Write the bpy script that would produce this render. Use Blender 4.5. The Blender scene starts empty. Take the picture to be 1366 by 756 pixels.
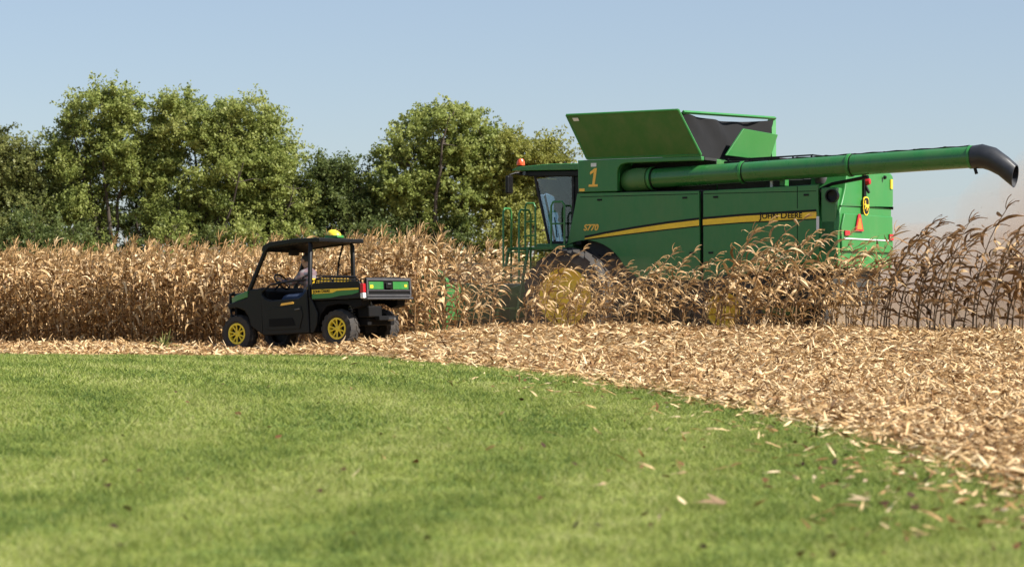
import bpy, bmesh, math, random
import numpy as np
from mathutils import Vector, Matrix

R = math.radians
random.seed(7)
rng = np.random.default_rng(11)
SC = bpy.context.scene
COL = SC.collection

# ------------------------------------------------------------------ camera, sky, sun, exposure
cam_d = bpy.data.cameras.new('camera')
cam = bpy.data.objects.new('camera', cam_d); COL.objects.link(cam)
cam.location = (0, 0, 1.0)
cam.rotation_euler = (R(90 + 0.229), 0, 0)
cam_d.sensor_width = 36.0
cam_d.lens = 3000 / 1366 * 36
cam_d.clip_start = 0.1; cam_d.clip_end = 6000
cam_d.dof.use_dof = True
cam_d.dof.focus_distance = 41.0
cam_d.dof.aperture_fstop = 3.2
SC.camera = cam

SUN_AZ, SUN_EL = R(115), R(43)         # azimuth measured from +Y towards +X
world = bpy.data.worlds.new('World'); SC.world = world; world.use_nodes = True
wn = world.node_tree; wn.nodes.clear()
sky = wn.nodes.new('ShaderNodeTexSky'); sky.sky_type = 'NISHITA'; sky.sun_disc = False
sky.sun_elevation = SUN_EL; sky.sun_rotation = SUN_AZ
sky.air_density = 1.0; sky.dust_density = 0.7; sky.ozone_density = 2.2; sky.altitude = 200
bg = wn.nodes.new('ShaderNodeBackground'); bg.inputs['Strength'].default_value = 0.058
wo = wn.nodes.new('ShaderNodeOutputWorld')
vl = wn.nodes.new('ShaderNodeMixRGB'); vl.blend_type = 'MIX'; vl.inputs[0].default_value = 0.40      # thin even veil over the clear sky
vl.inputs[2].default_value = (3.9, 4.5, 5.7, 1)
wn.links.new(sky.outputs[0], vl.inputs[1]); wn.links.new(vl.outputs[0], bg.inputs[0]); wn.links.new(bg.outputs[0], wo.inputs[0])

sun_d = bpy.data.lights.new('sun', 'SUN'); sun = bpy.data.objects.new('sun', sun_d); COL.objects.link(sun)
sun_d.energy = 4.6; sun_d.angle = R(0.5); sun_d.color = (1.0, 0.94, 0.85)
sdir = Vector((math.sin(SUN_AZ) * math.cos(SUN_EL), math.cos(SUN_AZ) * math.cos(SUN_EL), math.sin(SUN_EL)))
sun.rotation_euler = (-sdir).to_track_quat('-Z', 'Y').to_euler()
sun.location = sdir * 60

SC.view_settings.view_transform = 'Standard'; SC.view_settings.look = 'None'
SC.view_settings.exposure = 1.12; SC.view_settings.gamma = 1.0
SC.view_settings.use_curve_mapping = False
SC.cycles.max_bounces = 8; SC.cycles.transparent_max_bounces = 16
SC.cycles.use_denoising = True

# ------------------------------------------------------------------ materials
def mat(name, color, rough=0.5, metal=0.0, var=0.0, vscale=3.0, bump=0.0, bscale=40.0, color2=None, spec=None, coat=0.0):
    m = bpy.data.materials.new(name); m.use_nodes = True
    nt = m.node_tree; b = nt.nodes['Principled BSDF']
    b.inputs['Roughness'].default_value = rough; b.inputs['Metallic'].default_value = metal
    if spec is not None: b.inputs['Specular IOR Level'].default_value = spec
    if coat: b.inputs['Coat Weight'].default_value = coat; b.inputs['Coat Roughness'].default_value = 0.15
    tc = nt.nodes.new('ShaderNodeTexCoord')
    if var or color2:
        n = nt.nodes.new('ShaderNodeTexNoise'); n.inputs['Scale'].default_value = vscale; n.inputs['Detail'].default_value = 6
        n.inputs['Roughness'].default_value = 0.65
        nt.links.new(tc.outputs['Object'], n.inputs['Vector'])
        cr = nt.nodes.new('ShaderNodeValToRGB')
        c2 = color2 or tuple(min(1, c * (1 + var)) for c in color)
        c1 = color if color2 else tuple(c * (1 - var) for c in color)
        cr.color_ramp.elements[0].position = 0.35; cr.color_ramp.elements[0].color = (*c1, 1)
        cr.color_ramp.elements[1].position = 0.68; cr.color_ramp.elements[1].color = (*c2, 1)
        nt.links.new(n.outputs['Fac'], cr.inputs[0]); nt.links.new(cr.outputs[0], b.inputs['Base Color'])
        mr = nt.nodes.new('ShaderNodeMapRange'); mr.inputs[3].default_value = rough * 0.85; mr.inputs[4].default_value = min(1, rough * 1.25)
        nt.links.new(n.outputs['Fac'], mr.inputs[0]); nt.links.new(mr.outputs[0], b.inputs['Roughness'])
    else:
        b.inputs['Base Color'].default_value = (*color, 1)
    if bump:
        n2 = nt.nodes.new('ShaderNodeTexNoise'); n2.inputs['Scale'].default_value = bscale; n2.inputs['Detail'].default_value = 4
        nt.links.new(tc.outputs['Object'], n2.inputs['Vector'])
        bp = nt.nodes.new('ShaderNodeBump'); bp.inputs['Strength'].default_value = bump; bp.inputs['Distance'].default_value = 0.02
        nt.links.new(n2.outputs['Fac'], bp.inputs['Height']); nt.links.new(bp.outputs[0], b.inputs['Normal'])
    return m

def foliage_mat(name, stops, trans=0.3, rough=0.6, rand=0.0, spec=0.2):
    """leaf-like material: colour picked by the per-face 'tint' attribute; partly translucent."""
    m = bpy.data.materials.new(name); m.use_nodes = True
    nt = m.node_tree; b = nt.nodes['Principled BSDF']; out = nt.nodes['Material Output']
    at = nt.nodes.new('ShaderNodeAttribute'); at.attribute_name = 'tint'
    cr = nt.nodes.new('ShaderNodeValToRGB')
    els = cr.color_ramp.elements
    while len(els) < len(stops): els.new(0.5)
    for e, (p, c) in zip(els, stops): e.position = p; e.color = (*c, 1)
    src = at.outputs['Fac']
    if rand:
        oi = nt.nodes.new('ShaderNodeObjectInfo')
        ma = nt.nodes.new('ShaderNodeMath'); ma.operation = 'MULTIPLY_ADD'; ma.inputs[1].default_value = rand; ma.inputs[2].default_value = -rand / 2
        nt.links.new(oi.outputs['Random'], ma.inputs[0])
        ad = nt.nodes.new('ShaderNodeMath'); ad.operation = 'ADD'; ad.use_clamp = True
        nt.links.new(src, ad.inputs[0]); nt.links.new(ma.outputs[0], ad.inputs[1]); src = ad.outputs[0]
    nt.links.new(src, cr.inputs[0]); nt.links.new(cr.outputs[0], b.inputs['Base Color'])
    b.inputs['Roughness'].default_value = rough; b.inputs['Specular IOR Level'].default_value = spec
    tr = nt.nodes.new('ShaderNodeBsdfTranslucent'); nt.links.new(cr.outputs[0], tr.inputs[0])
    mx = nt.nodes.new('ShaderNodeMixShader'); mx.inputs[0].default_value = trans
    nt.links.new(b.outputs[0], mx.inputs[1]); nt.links.new(tr.outputs[0], mx.inputs[2]); nt.links.new(mx.outputs[0], out.inputs[0])
    return m

def machine_paint(name, base, rough, coat, film, wave=.06):
    m = bpy.data.materials.new(name); m.use_nodes = True; nt = m.node_tree; b = nt.nodes['Principled BSDF']
    tc = nt.nodes.new('ShaderNodeTexCoord')
    mp = nt.nodes.new('ShaderNodeMapping'); mp.inputs['Scale'].default_value = (1.0, 1.0, 0.45); nt.links.new(tc.outputs['Object'], mp.inputs[0])
    a = nt.nodes.new('ShaderNodeTexNoise'); a.inputs['Scale'].default_value = 2.3; a.inputs['Detail'].default_value = 9; a.inputs['Roughness'].default_value = .72; nt.links.new(mp.outputs[0], a.inputs['Vector'])
    r = nt.nodes.new('ShaderNodeMapRange'); r.inputs[1].default_value = .42; r.inputs[2].default_value = .78; r.inputs[3].default_value = film * .15; r.inputs[4].default_value = film
    nt.links.new(a.outputs['Fac'], r.inputs[0])
    mx = nt.nodes.new('ShaderNodeMixRGB'); mx.inputs[1].default_value = (*base, 1); mx.inputs[2].default_value = (.30, .25, .15, 1)
    nt.links.new(r.outputs[0], mx.inputs[0]); nt.links.new(mx.outputs[0], b.inputs['Base Color'])
    rr = nt.nodes.new('ShaderNodeMapRange'); rr.inputs[2].default_value = max(film, .01); rr.inputs[3].default_value = rough; rr.inputs[4].default_value = rough + .3
    nt.links.new(r.outputs[0], rr.inputs[0]); nt.links.new(rr.outputs[0], b.inputs['Roughness'])
    b.inputs['Coat Weight'].default_value = coat; b.inputs['Coat Roughness'].default_value = .12
    w = nt.nodes.new('ShaderNodeTexNoise'); w.inputs['Scale'].default_value = 1.4; w.inputs['Detail'].default_value = 2; nt.links.new(tc.outputs['Object'], w.inputs['Vector'])
    bp = nt.nodes.new('ShaderNodeBump'); bp.inputs['Strength'].default_value = wave * 4; bp.inputs['Distance'].default_value = .03
    nt.links.new(w.outputs['Fac'], bp.inputs['Height']); nt.links.new(bp.outputs[0], b.inputs['Normal']); nt.links.new(bp.outputs[0], b.inputs['Coat Normal'])
    return m
GREEN = (0.014, 0.150, 0.034)
M = {}
M['paint'] = machine_paint('green_paint', (.017, .165, .033), .30, .15, .17)
M['paint_dusty'] = machine_paint('dusty_green_paint', (.026, .150, .030), .45, .0, .30)
M['paint_light'] = machine_paint('bright_sunlit_green_paint', (.018, .185, .036), .36, .1, .12)  # lighter copy of the green; sunlight on rear faces put into the colour
M['yellow'] = mat('yellow_paint', (0.90, 0.58, 0.03), 0.4, var=0.08, vscale=6)
M['yellow_rim'] = mat('yellow_rim_paint', (0.90, 0.70, 0.03), 0.4, color2=(0.74, 0.54, 0.05), vscale=9)
M['orange_num'] = mat('amber_number_vinyl', (0.95, 0.52, 0.08), 0.5, var=0.05)
M['black'] = mat('black_plastic', (0.0045, 0.0045, 0.005), 0.45, spec=.3, var=0.2, vscale=8, bump=0.05, bscale=120)
M['black_matt'] = mat('matt_black_frame', (0.005, 0.005, 0.0055), 0.75, spec=.2, var=0.2, vscale=5)
M['auger'] = machine_paint('auger_paint', (.014, .140, .030), .22, .35, .14, .02)
M['dark_cavity'] = mat('dark_machinery_and_bay_shade', (0.02, 0.022, 0.02), 0.7, var=0.4, vscale=9, bump=0.4, bscale=18)
M['fabric'] = mat('black_tank_fabric', (0.008, 0.008, 0.009), 0.8, var=0.3, vscale=3, spec=.25, bump=0.25, bscale=7)
M['rubber'] = mat('tyre_rubber', (0.022, 0.021, 0.022), 0.8, color2=(0.05, 0.042, 0.034), vscale=7, bump=0.2, bscale=60)
M['spout'] = mat('spout_rubber', (0.018, 0.02, 0.025), 0.42, var=0.25, vscale=4, bump=0.06, bscale=25)
M['steel'] = mat('worn_steel', (0.30, 0.30, 0.31), 0.4, 0.8, var=0.3, vscale=12)
M['grey'] = mat('grey_plastic', (0.055, 0.055, 0.06), 0.5, var=0.12, vscale=6)
M['white'] = mat('white_sticker', (0.7, 0.7, 0.7), 0.5, var=0.05)
M['red'] = mat('red_lens', (0.40, 0.012, 0.018), 0.25, var=0.1)
M['beacon'] = mat('orange_beacon_lens', (0.75, 0.10, 0.03), 0.25, var=0.1)
M['orange'] = mat('orange_reflective_sheet', (0.85, 0.18, 0.02), 0.5, var=0.05)
M['skin'] = mat('skin', (0.42, 0.24, 0.17), 0.55, var=0.06)
M['hair'] = mat('dark_hair', (0.02, 0.014, 0.01), 0.6, var=0.3, vscale=40)
M['jeans'] = mat('blue_jeans', (0.03, 0.05, 0.11), 0.85, var=0.15, vscale=30)
M['bark'] = mat('bark', (0.055, 0.042, 0.032), 0.9, var=0.3, vscale=5, bump=0.5, bscale=12)
M['seat'] = mat('yellow_seat_vinyl', (0.72, 0.46, 0.02), 0.5, var=0.06)
M['sky_glass_trim'] = mat('window_seal', (0.012, 0.012, 0.014), 0.6, var=0.1)

def plaid_mat():
    m = mat('plaid_shirt', (0.3, 0.3, 0.3), 0.85); nt = m.node_tree; b = nt.nodes['Principled BSDF']
    tc = nt.nodes.new('ShaderNodeTexCoord'); sp = nt.nodes.new('ShaderNodeSeparateXYZ'); nt.links.new(tc.outputs['Object'], sp.inputs[0])
    outs = []
    for ax, sc in (('X', 60), ('Z', 60)):
        s = nt.nodes.new('ShaderNodeMath'); s.operation = 'MULTIPLY'; s.inputs[1].default_value = sc; nt.links.new(sp.outputs[ax], s.inputs[0])
        q = nt.nodes.new('ShaderNodeMath'); q.operation = 'SINE'; nt.links.new(s.outputs[0], q.inputs[0])
        g = nt.nodes.new('ShaderNodeMath'); g.operation = 'GREATER_THAN'; g.inputs[1].default_value = 0.1; nt.links.new(q.outputs[0], g.inputs[0]); outs.append(g)
    a = nt.nodes.new('ShaderNodeMath'); a.operation = 'ADD'; nt.links.new(outs[0].outputs[0], a.inputs[0]); nt.links.new(outs[1].outputs[0], a.inputs[1])
    d = nt.nodes.new('ShaderNodeMath'); d.operation = 'MULTIPLY'; d.inputs[1].default_value = 0.5; nt.links.new(a.outputs[0], d.inputs[0])
    cr = nt.nodes.new('ShaderNodeValToRGB'); cr.color_ramp.elements[0].color = (0.05, 0.05, 0.07, 1); cr.color_ramp.elements[1].color = (0.17, 0.155, 0.16, 1)
    e = cr.color_ramp.elements.new(0.5); e.color = (0.14, 0.09, 0.10, 1)
    nt.links.new(d.outputs[0], cr.inputs[0]); nt.links.new(cr.outputs[0], b.inputs['Base Color'])
    return m
M['plaid'] = plaid_mat()

def glass_mat(name, tint, gloss=1.0):
    m = bpy.data.materials.new(name); m.use_nodes = True; nt = m.node_tree; nt.nodes.clear()
    out = nt.nodes.new('ShaderNodeOutputMaterial'); t = nt.nodes.new('ShaderNodeBsdfTransparent'); t.inputs[0].default_value = (*tint, 1)
    g = nt.nodes.new('ShaderNodeBsdfGlossy'); g.inputs['Roughness'].default_value = 0.03; g.inputs[0].default_value = (0.9 * gloss,) * 3 + (1,)
    fr = nt.nodes.new('ShaderNodeFresnel'); fr.inputs[0].default_value = 1.7
    nz = nt.nodes.new('ShaderNodeTexNoise'); nz.inputs['Scale'].default_value = 1.5
    bp = nt.nodes.new('ShaderNodeBump'); bp.inputs['Strength'].default_value = 0.05; nt.links.new(nz.outputs['Fac'], bp.inputs['Height'])
    nt.links.new(bp.outputs[0], g.inputs['Normal'])
    mx = nt.nodes.new('ShaderNodeMixShader'); nt.links.new(fr.outputs[0], mx.inputs[0]); nt.links.new(t.outputs[0], mx.inputs[1]); nt.links.new(g.outputs[0], mx.inputs[2])
    nt.links.new(mx.outputs[0], out.inputs[0]); return m
M['cab_glass'] = glass_mat('tinted_cab_glass', (0.72, 0.80, 0.80))
M['lamp_glass'] = glass_mat('lamp_glass', (0.8, 0.8, 0.75))

# ------------------------------------------------------------------ mesh helpers
def tag(o, label=None, cat=None, group=None, kind=None):
    if label: o['label'] = label
    if cat: o['category'] = cat
    if group: o['group'] = group
    if kind: o['kind'] = kind
    return o

def empty(name, loc=(0, 0, 0), rot=(0, 0, 0)):
    o = bpy.data.objects.new(name, None); COL.objects.link(o); o.location = loc; o.rotation_euler = rot
    o.empty_display_size = 0.2
    return o

class MB:
    def __init__(s): s.v = []; s.f = []; s.mi = []
    def add(s, vs, fs, mi=0):
        o = len(s.v); s.v += [tuple(v) for v in vs]; s.f += [tuple(i + o for i in f) for f in fs]; s.mi += [mi] * len(fs); return s
    def box(s, x0, x1, y0, y1, z0, z1, mi=0):
        v = [(x, y, z) for x in (x0, x1) for y in (y0, y1) for z in (z0, z1)]
        return s.add(v, [(0, 1, 3, 2), (4, 6, 7, 5), (0, 4, 5, 1), (2, 3, 7, 6), (0, 2, 6, 4), (1, 5, 7, 3)], mi)
    def prism(s, poly, a, b, axis='y', mi=0):
        n = len(poly)
        def P(p, t):
            return {'y': (p[0], t, p[1]), 'x': (t, p[0], p[1]), 'z': (p[0], p[1], t)}[axis]
        v = [P(p, a) for p in poly] + [P(p, b) for p in poly]
        fs = [tuple(range(n)), tuple(range(2 * n - 1, n - 1, -1))] + [(i, (i + 1) % n, n + (i + 1) % n, n + i) for i in range(n)]
        return s.add(v, fs, mi)
    def hexa(s, p, mi=0):      # 8 corners: bottom ring 0-3, top ring 4-7
        return s.add(p, [(0, 1, 2, 3), (7, 6, 5, 4), (0, 4, 5, 1), (1, 5, 6, 2), (2, 6, 7, 3), (3, 7, 4, 0)], mi)
    def tube(s, pts, r, n=8, caps=True, mi=0):
        pts = [Vector(p) for p in pts]; rs = r if isinstance(r, (list, tuple)) else [r] * len(pts)
        vs = []; up = None
        for i, p in enumerate(pts):
            t = (pts[min(i + 1, len(pts) - 1)] - pts[max(i - 1, 0)]).normalized()
            if up is None: up = Vector((0, 0, 1)) if abs(t.z) < 0.9 else Vector((1, 0, 0))
            a = t.cross(up).normalized(); up = a.cross(t).normalized()
            for k in range(n):
                w = 2 * math.pi * k / n; vs.append(p + (a * math.cos(w) + up * math.sin(w)) * rs[i])
        fs = []
        for i in range(len(pts) - 1):
            for k in range(n):
                k2 = (k + 1) % n; fs.append((i * n + k, i * n + k2, (i + 1) * n + k2, (i + 1) * n + k))
        if caps: fs += [tuple(range(n - 1, -1, -1)), tuple(range((len(pts) - 1) * n, len(pts) * n))]
        return s.add(vs, fs, mi)
    def lathe(s, prof, c, axis='y', n=32, mi=0, closed=False):
        vs = []; m = len(prof)
        for k in range(n):
            w = 2 * math.pi * k / n; cw, sw = math.cos(w), math.sin(w)
            for (r, t) in prof:
                vs.append({'y': (c[0] + r * cw, c[1] + t, c[2] + r * sw), 'z': (c[0] + r * cw, c[1] + r * sw, c[2] + t), 'x': (c[0] + t, c[1] + r * cw, c[2] + r * sw)}[axis])
        fs = []
        for k in range(n):
            k2 = (k + 1) % n
            for j in range(m if closed else m - 1):
                j2 = (j + 1) % m; fs.append((k * m + j, k2 * m + j, k2 * m + j2, k * m + j2))
        return s.add(vs, fs, mi)
    def build(s, name, mats, parent=None, bevel=0.0, smooth=35, normals=True):
        me = bpy.data.meshes.new(name); me.from_pydata(s.v, [], s.f)
        for m in (mats if isinstance(mats, (list, tuple)) else [mats]): me.materials.append(m)
        me.polygons.foreach_set('material_index', s.mi)
        if normals:
            bm = bmesh.new(); bm.from_mesh(me); bmesh.ops.recalc_face_normals(bm, faces=bm.faces); bm.to_mesh(me); bm.free()
        if smooth:
            me.polygons.foreach_set('use_smooth', [True] * len(me.polygons)); me.set_sharp_from_angle(angle=R(smooth))
        me.update()
        o = bpy.data.objects.new(name, me); COL.objects.link(o)
        if parent: o.parent = parent
        if bevel:
            b = o.modifiers.new('bevel', 'BEVEL'); b.width = bevel; b.segments = 2; b.limit_method = 'ANGLE'; b.angle_limit = R(40); b.harden_normals = True
        return o

def poly_mesh(name, V, m, tint=None, parent=None, link=True):
    """V: (n, k, 3) array of unshared k-gons."""
    V = np.asarray(V, dtype=np.float32); n, k, _ = V.shape
    me = bpy.data.meshes.new(name)
    me.vertices.add(n * k); me.vertices.foreach_set('co', V.reshape(-1))
    me.loops.add(n * k); me.loops.foreach_set('vertex_index', np.arange(n * k, dtype=np.int32))
    me.polygons.add(n); me.polygons.foreach_set('loop_start', np.arange(0, n * k, k, dtype=np.int32))
    me.update(calc_edges=True)
    if tint is not None:
        a = me.attributes.new('tint', 'FLOAT', 'FACE'); a.data.foreach_set('value', np.asarray(tint, dtype=np.float32))
    me.materials.append(m)
    if not link: return me
    o = bpy.data.objects.new(name, me); COL.objects.link(o)
    if parent: o.parent = parent
    return o

def obj_from(me, name, parent=None):
    o = bpy.data.objects.new(name, me); COL.objects.link(o)
    if parent: o.parent = parent
    return o

def text_mesh(name, runs, m, mat4, parent=None, shear=0.0, bold=0.0, ext=0.003):
    """runs: list of (string, size). Lettering laid out along +X from 0, fitted by mat4."""
    vs, fs = [], []; x = 0
    dg = bpy.context.evaluated_depsgraph_get
    for s, size in runs:
        c = bpy.data.curves.new('lettering', 'FONT'); c.body = s; c.size = size; c.shear = shear; c.offset = bold; c.extrude = ext
        o = bpy.data.objects.new('lettering', c); COL.objects.link(o)
        me = bpy.data.meshes.new_from_object(o.evaluated_get(dg()))
        base = len(vs); w = 0
        for v in me.vertices: vs.append((v.co.x + x, v.co.y, v.co.z)); w = max(w, v.co.x)
        fs += [tuple(i + base for i in p.vertices) for p in me.polygons]
        x += w + size * 0.06 + (size * .35 if s.endswith(' ') else 0)
        bpy.data.objects.remove(o); bpy.data.curves.remove(c); bpy.data.meshes.remove(me)
    W = max(v[0] for v in vs)
    me = bpy.data.meshes.new(name); me.from_pydata([tuple(mat4(v, W)) for v in vs], [], fs); me.materials.append(m)
    o = bpy.data.objects.new(name, me); COL.objects.link(o)
    if parent: o.parent = parent
    return o

def on_left(x_start, z_base, y, width):     # lettering on a face that looks to +y, reading towards -x
    def f(v, W):
        k = width / W
        return (x_start - v[0] * k, y + v[2], z_base + v[1] * k)
    return f
def on_rear(y_start, z_base, x, width):     # lettering on a face that looks to -x, reading towards -y
    def f(v, W):
        k = width / W
        return (x - v[2], y_start - v[0] * k, z_base + v[1] * k)
    return f

# ------------------------------------------------------------------ place: rows run along HD
AL = R(31)
HD = np.array([-math.cos(AL), math.sin(AL)]); LD = np.array([-math.sin(AL), -math.cos(AL)])
P0 = np.array([2.0, 39.5])
def sstep(a, b, x):
    t = np.clip((np.asarray(x, dtype=float) - a) / (b - a), 0, 1); return t * t * (3 - 2 * t)
def qr(x, y):
    dx, dy = x - P0[0], y - P0[1]
    return -(dx * LD[0] + dy * LD[1]), dx * HD[0] + dy * HD[1]
def xy(q, r):
    return P0[0] - q * LD[0] + r * HD[0], P0[1] - q * LD[1] + r * HD[1]
def hgt(x, y):
    x = np.asarray(x, dtype=float); y = np.asarray(y, dtype=float)
    q, r = qr(x, y)
    z = 0.32 * sstep(-4.2, 0.8, x) * sstep(-8.5, -1.5, q) * (1 - sstep(2.2, 5.5, q))
    z = z - 0.07 * (1 - sstep(-5.2, -2.2, x)) * sstep(33, 38.5, y)
    return z
EDGE_Y = [-20, 0, 4, 8, 11.3, 12.4, 14.4, 16.7, 19, 21.7, 26.1, 30, 34.1, 36.6, 38.5, 41.6, 48, 56]
EDGE_X = [1.2, 1.6, 2.05, 2.45, 2.6, 2.58, 2.5, 2.32, 2.0, 1.57, .84, -.43, -2.08, -4.67, -8.76, -14, -25, -38]
def edge_x(y): return np.interp(y, EDGE_Y, EDGE_X)

# soil: one sheet to the horizon
def grid_sheet(name, xs, ys, zf, m):
    X, Y = np.meshgrid(xs, ys); Z = zf(X, Y)
    v = np.stack([X, Y, Z], -1).reshape(-1, 3); nx = len(xs); ny = len(ys)
    i = np.arange(nx * ny).reshape(ny, nx)
    f = np.stack([i[:-1, :-1], i[:-1, 1:], i[1:, 1:], i[1:, :-1]], -1).reshape(-1, 4)
    me = bpy.data.meshes.new(name); me.from_pydata(v.tolist(), [], f.tolist()); me.materials.append(m)
    me.polygons.foreach_set('use_smooth', [True] * len(me.polygons))
    return obj_from(me, name)

def noise_nodes(nt, scale, detail=6, rough=0.6, vec=None):
    n = nt.nodes.new('ShaderNodeTexNoise'); n.inputs['Scale'].default_value = scale; n.inputs['Detail'].default_value = detail; n.inputs['Roughness'].default_value = rough
    if vec is not None: nt.links.new(vec, n.inputs['Vector'])
    return n

def soil_mat():
    m = bpy.data.materials.new('straw_covered_soil'); m.use_nodes = True; nt = m.node_tree; b = nt.nodes['Principled BSDF']
    g = nt.nodes.new('ShaderNodeNewGeometry')
    n1 = noise_nodes(nt, 9, 8, 0.75, g.outputs['Position']); n2 = noise_nodes(nt, 0.5, 4, 0.5, g.outputs['Position'])
    cr = nt.nodes.new('ShaderNodeValToRGB'); e = cr.color_ramp.elements
    e[0].position = 0.36; e[0].color = (0.10, 0.065, 0.035, 1); e[1].position = 0.66; e[1].color = (0.50, 0.37, 0.20, 1)
    x = e.new(0.5); x.color = (0.30, 0.205, 0.105, 1)
    ad = nt.nodes.new('ShaderNodeMath'); ad.operation = 'MULTIPLY_ADD'; ad.inputs[1].default_value = 0.3; nt.links.new(n2.outputs['Fac'], ad.inputs[0])
    sb = nt.nodes.new('ShaderNodeMath'); sb.operation = 'SUBTRACT'; sb.inputs[1].default_value = 0.15; nt.links.new(n1.outputs['Fac'], sb.inputs[0]); nt.links.new(sb.outputs[0], ad.inputs[2])
    nt.links.new(ad.outputs[0], cr.inputs[0]); nt.links.new(cr.outputs[0], b.inputs['Base Color'])
    b.inputs['Roughness'].default_value = 0.95; b.inputs['Specular IOR Level'].default_value = 0.1
    bp = nt.nodes.new('ShaderNodeBump'); bp.inputs['Strength'].default_value = 0.8; bp.inputs['Distance'].default_value = 0.05
    nt.links.new(n1.outputs['Fac'], bp.inputs['Height']); nt.links.new(bp.outputs[0], b.inputs['Normal'])
    return m

def lawn_mat(name, blades):
    """mown turf; hue drifts in curved mowing bands and patches over the ground."""
    m = bpy.data.materials.new(name); m.use_nodes = True; nt = m.node_tree; b = nt.nodes['Principled BSDF']; out = nt.nodes['Material Output']
    g = nt.nodes.new('ShaderNodeNewGeometry'); pos = g.outputs['Position']
    n1 = noise_nodes(nt, 0.33, 4, 0.6, pos); n2 = noise_nodes(nt, 1.7, 6, 0.7, pos); n3 = noise_nodes(nt, 30, 3, 0.6, pos); n4 = noise_nodes(nt, 5.5, 5, 0.75, pos)
    # curved mowing bands: rings about a far point left of the lawn
    vm = nt.nodes.new('ShaderNodeVectorMath'); vm.operation = 'DISTANCE'; vm.inputs[1].default_value = (-25.3, 15.8, 0)
    nt.links.new(pos, vm.inputs[0])
    w = nt.nodes.new('ShaderNodeMath'); w.operation = 'MULTIPLY_ADD'; w.inputs[1].default_value = 3.6; nt.links.new(vm.outputs['Value'], w.inputs[0])
    wq = nt.nodes.new('ShaderNodeMath'); wq.operation = 'MULTIPLY'; wq.inputs[1].default_value = 1.6; nt.links.new(n1.outputs['Fac'], wq.inputs[0]); nt.links.new(wq.outputs[0], w.inputs[2])
    sn = nt.nodes.new('ShaderNodeMath'); sn.operation = 'SINE'; nt.links.new(w.outputs[0], sn.inputs[0])
    def madd(a, k, c):
        q = nt.nodes.new('ShaderNodeMath'); q.operation = 'MULTIPLY_ADD'; q.inputs[1].default_value = k
        nt.links.new(a, q.inputs[0])
        if isinstance(c, float): q.inputs[2].default_value = c
        else: nt.links.new(c, q.inputs[2])
        return q.outputs[0]
    s = madd(n1.outputs['Fac'], 0.55, -0.275); s = madd(n2.outputs['Fac'], 0.45, s); s = madd(s, 1.0, 0.175); s = madd(sn.outputs[0], 0.09, s)
    s = madd(n3.outputs['Fac'], 0.35, s); s = madd(n4.outputs['Fac'], 0.95, s); s = madd(s, 1.0, -0.475)
    if blades:
        at = nt.nodes.new('ShaderNodeAttribute'); at.attribute_name = 'tint'; s = madd(at.outputs['Fac'], 0.75, s); s = madd(s, 1.0, -0.375)
    s = madd(s, 1.0, -0.08)
    cr = nt.nodes.new('ShaderNodeValToRGB'); e = cr.color_ramp.elements
    stops = [(0.10, (0.042, 0.082, 0.018)), (0.34, (0.130, 0.186, 0.036)), (0.57, (0.235, 0.276, 0.054)), (0.86, (0.34, 0.345, 0.15))]
    while len(e) < 4: e.new(0.5)
    for q, (p, c) in zip(e, stops): q.position = p; q.color = (*c, 1)
    nt.links.new(s, cr.inputs[0]); nt.links.new(cr.outputs[0], b.inputs['Base Color'])
    b.inputs['Roughness'].default_value = 0.7; b.inputs['Specular IOR Level'].default_value = 0.25
    if blades:
        tr = nt.nodes.new('ShaderNodeBsdfTranslucent'); nt.links.new(cr.outputs[0], tr.inputs[0])
        mx = nt.nodes.new('ShaderNodeMixShader'); mx.inputs[0].default_value = 0.3
        nt.links.new(b.outputs[0], mx.inputs[1]); nt.links.new(tr.outputs[0], mx.inputs[2]); nt.links.new(mx.outputs[0], out.inputs[0])
    else:
        bp = nt.nodes.new('ShaderNodeBump'); bp.inputs['Strength'].default_value = 0.6; bp.inputs['Distance'].default_value = 0.03
        nt.links.new(n3.outputs['Fac'], bp.inputs['Height']); nt.links.new(bp.outputs[0], b.inputs['Normal'])
    return m

far = [120, 180, 300, 600, 1200, 2500, 5000]
xs = np.array([-v for v in far[::-1]] + list(np.arange(-70, 71, 2.0)) )
xs = np.unique(np.concatenate([xs, np.array(far, float), np.arange(-16, 16, 0.5)]))
ys = np.unique(np.concatenate([[-300, -100, -40], np.arange(-20, 30, 2.0), np.arange(28, 60, 0.5), np.arange(60, 140, 5.0), [180, 300, 600, 1200, 2500, 5000]]))
soil = grid_sheet('ground', xs, ys, lambda X, Y: hgt(X, Y), soil_mat()); tag(soil, kind='structure')

# lawn sheet, its outline following the field edge
def lawn_sheet():
    ysl = np.concatenate([np.arange(-18, 54, 0.25)])
    us = np.concatenate([np.linspace(0, 0.7, 14)[:-1], np.linspace(0.7, 1, 30)])
    wob = 0.10 * np.sin(ysl * 2.1) + 0.07 * np.sin(ysl * 5.3 + 1) + 0.08 * np.sin(ysl * 9.7 + 2) * np.sin(ysl * 1.3)
    ex = edge_x(ysl) + wob
    X = -60 + (ex[:, None] + 60) * us[None, :]; Y = np.repeat(ysl[:, None], len(us), 1)
    Z = hgt(X, Y) + 0.006
    i = np.arange(X.size).reshape(X.shape)
    f = np.stack([i[:-1, :-1], i[:-1, 1:], i[1:, 1:], i[1:, :-1]], -1).reshape(-1, 4)
    me = bpy.data.meshes.new('lawn'); me.from_pydata(np.stack([X, Y, Z], -1).reshape(-1, 3).tolist(), [], f.tolist())
    me.materials.append(lawn_mat('mown_turf', False))
    me.polygons.foreach_set('use_smooth', [True] * len(me.polygons))
    return tag(obj_from(me, 'lawn'), kind='structure')
lawn_sheet()

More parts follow.
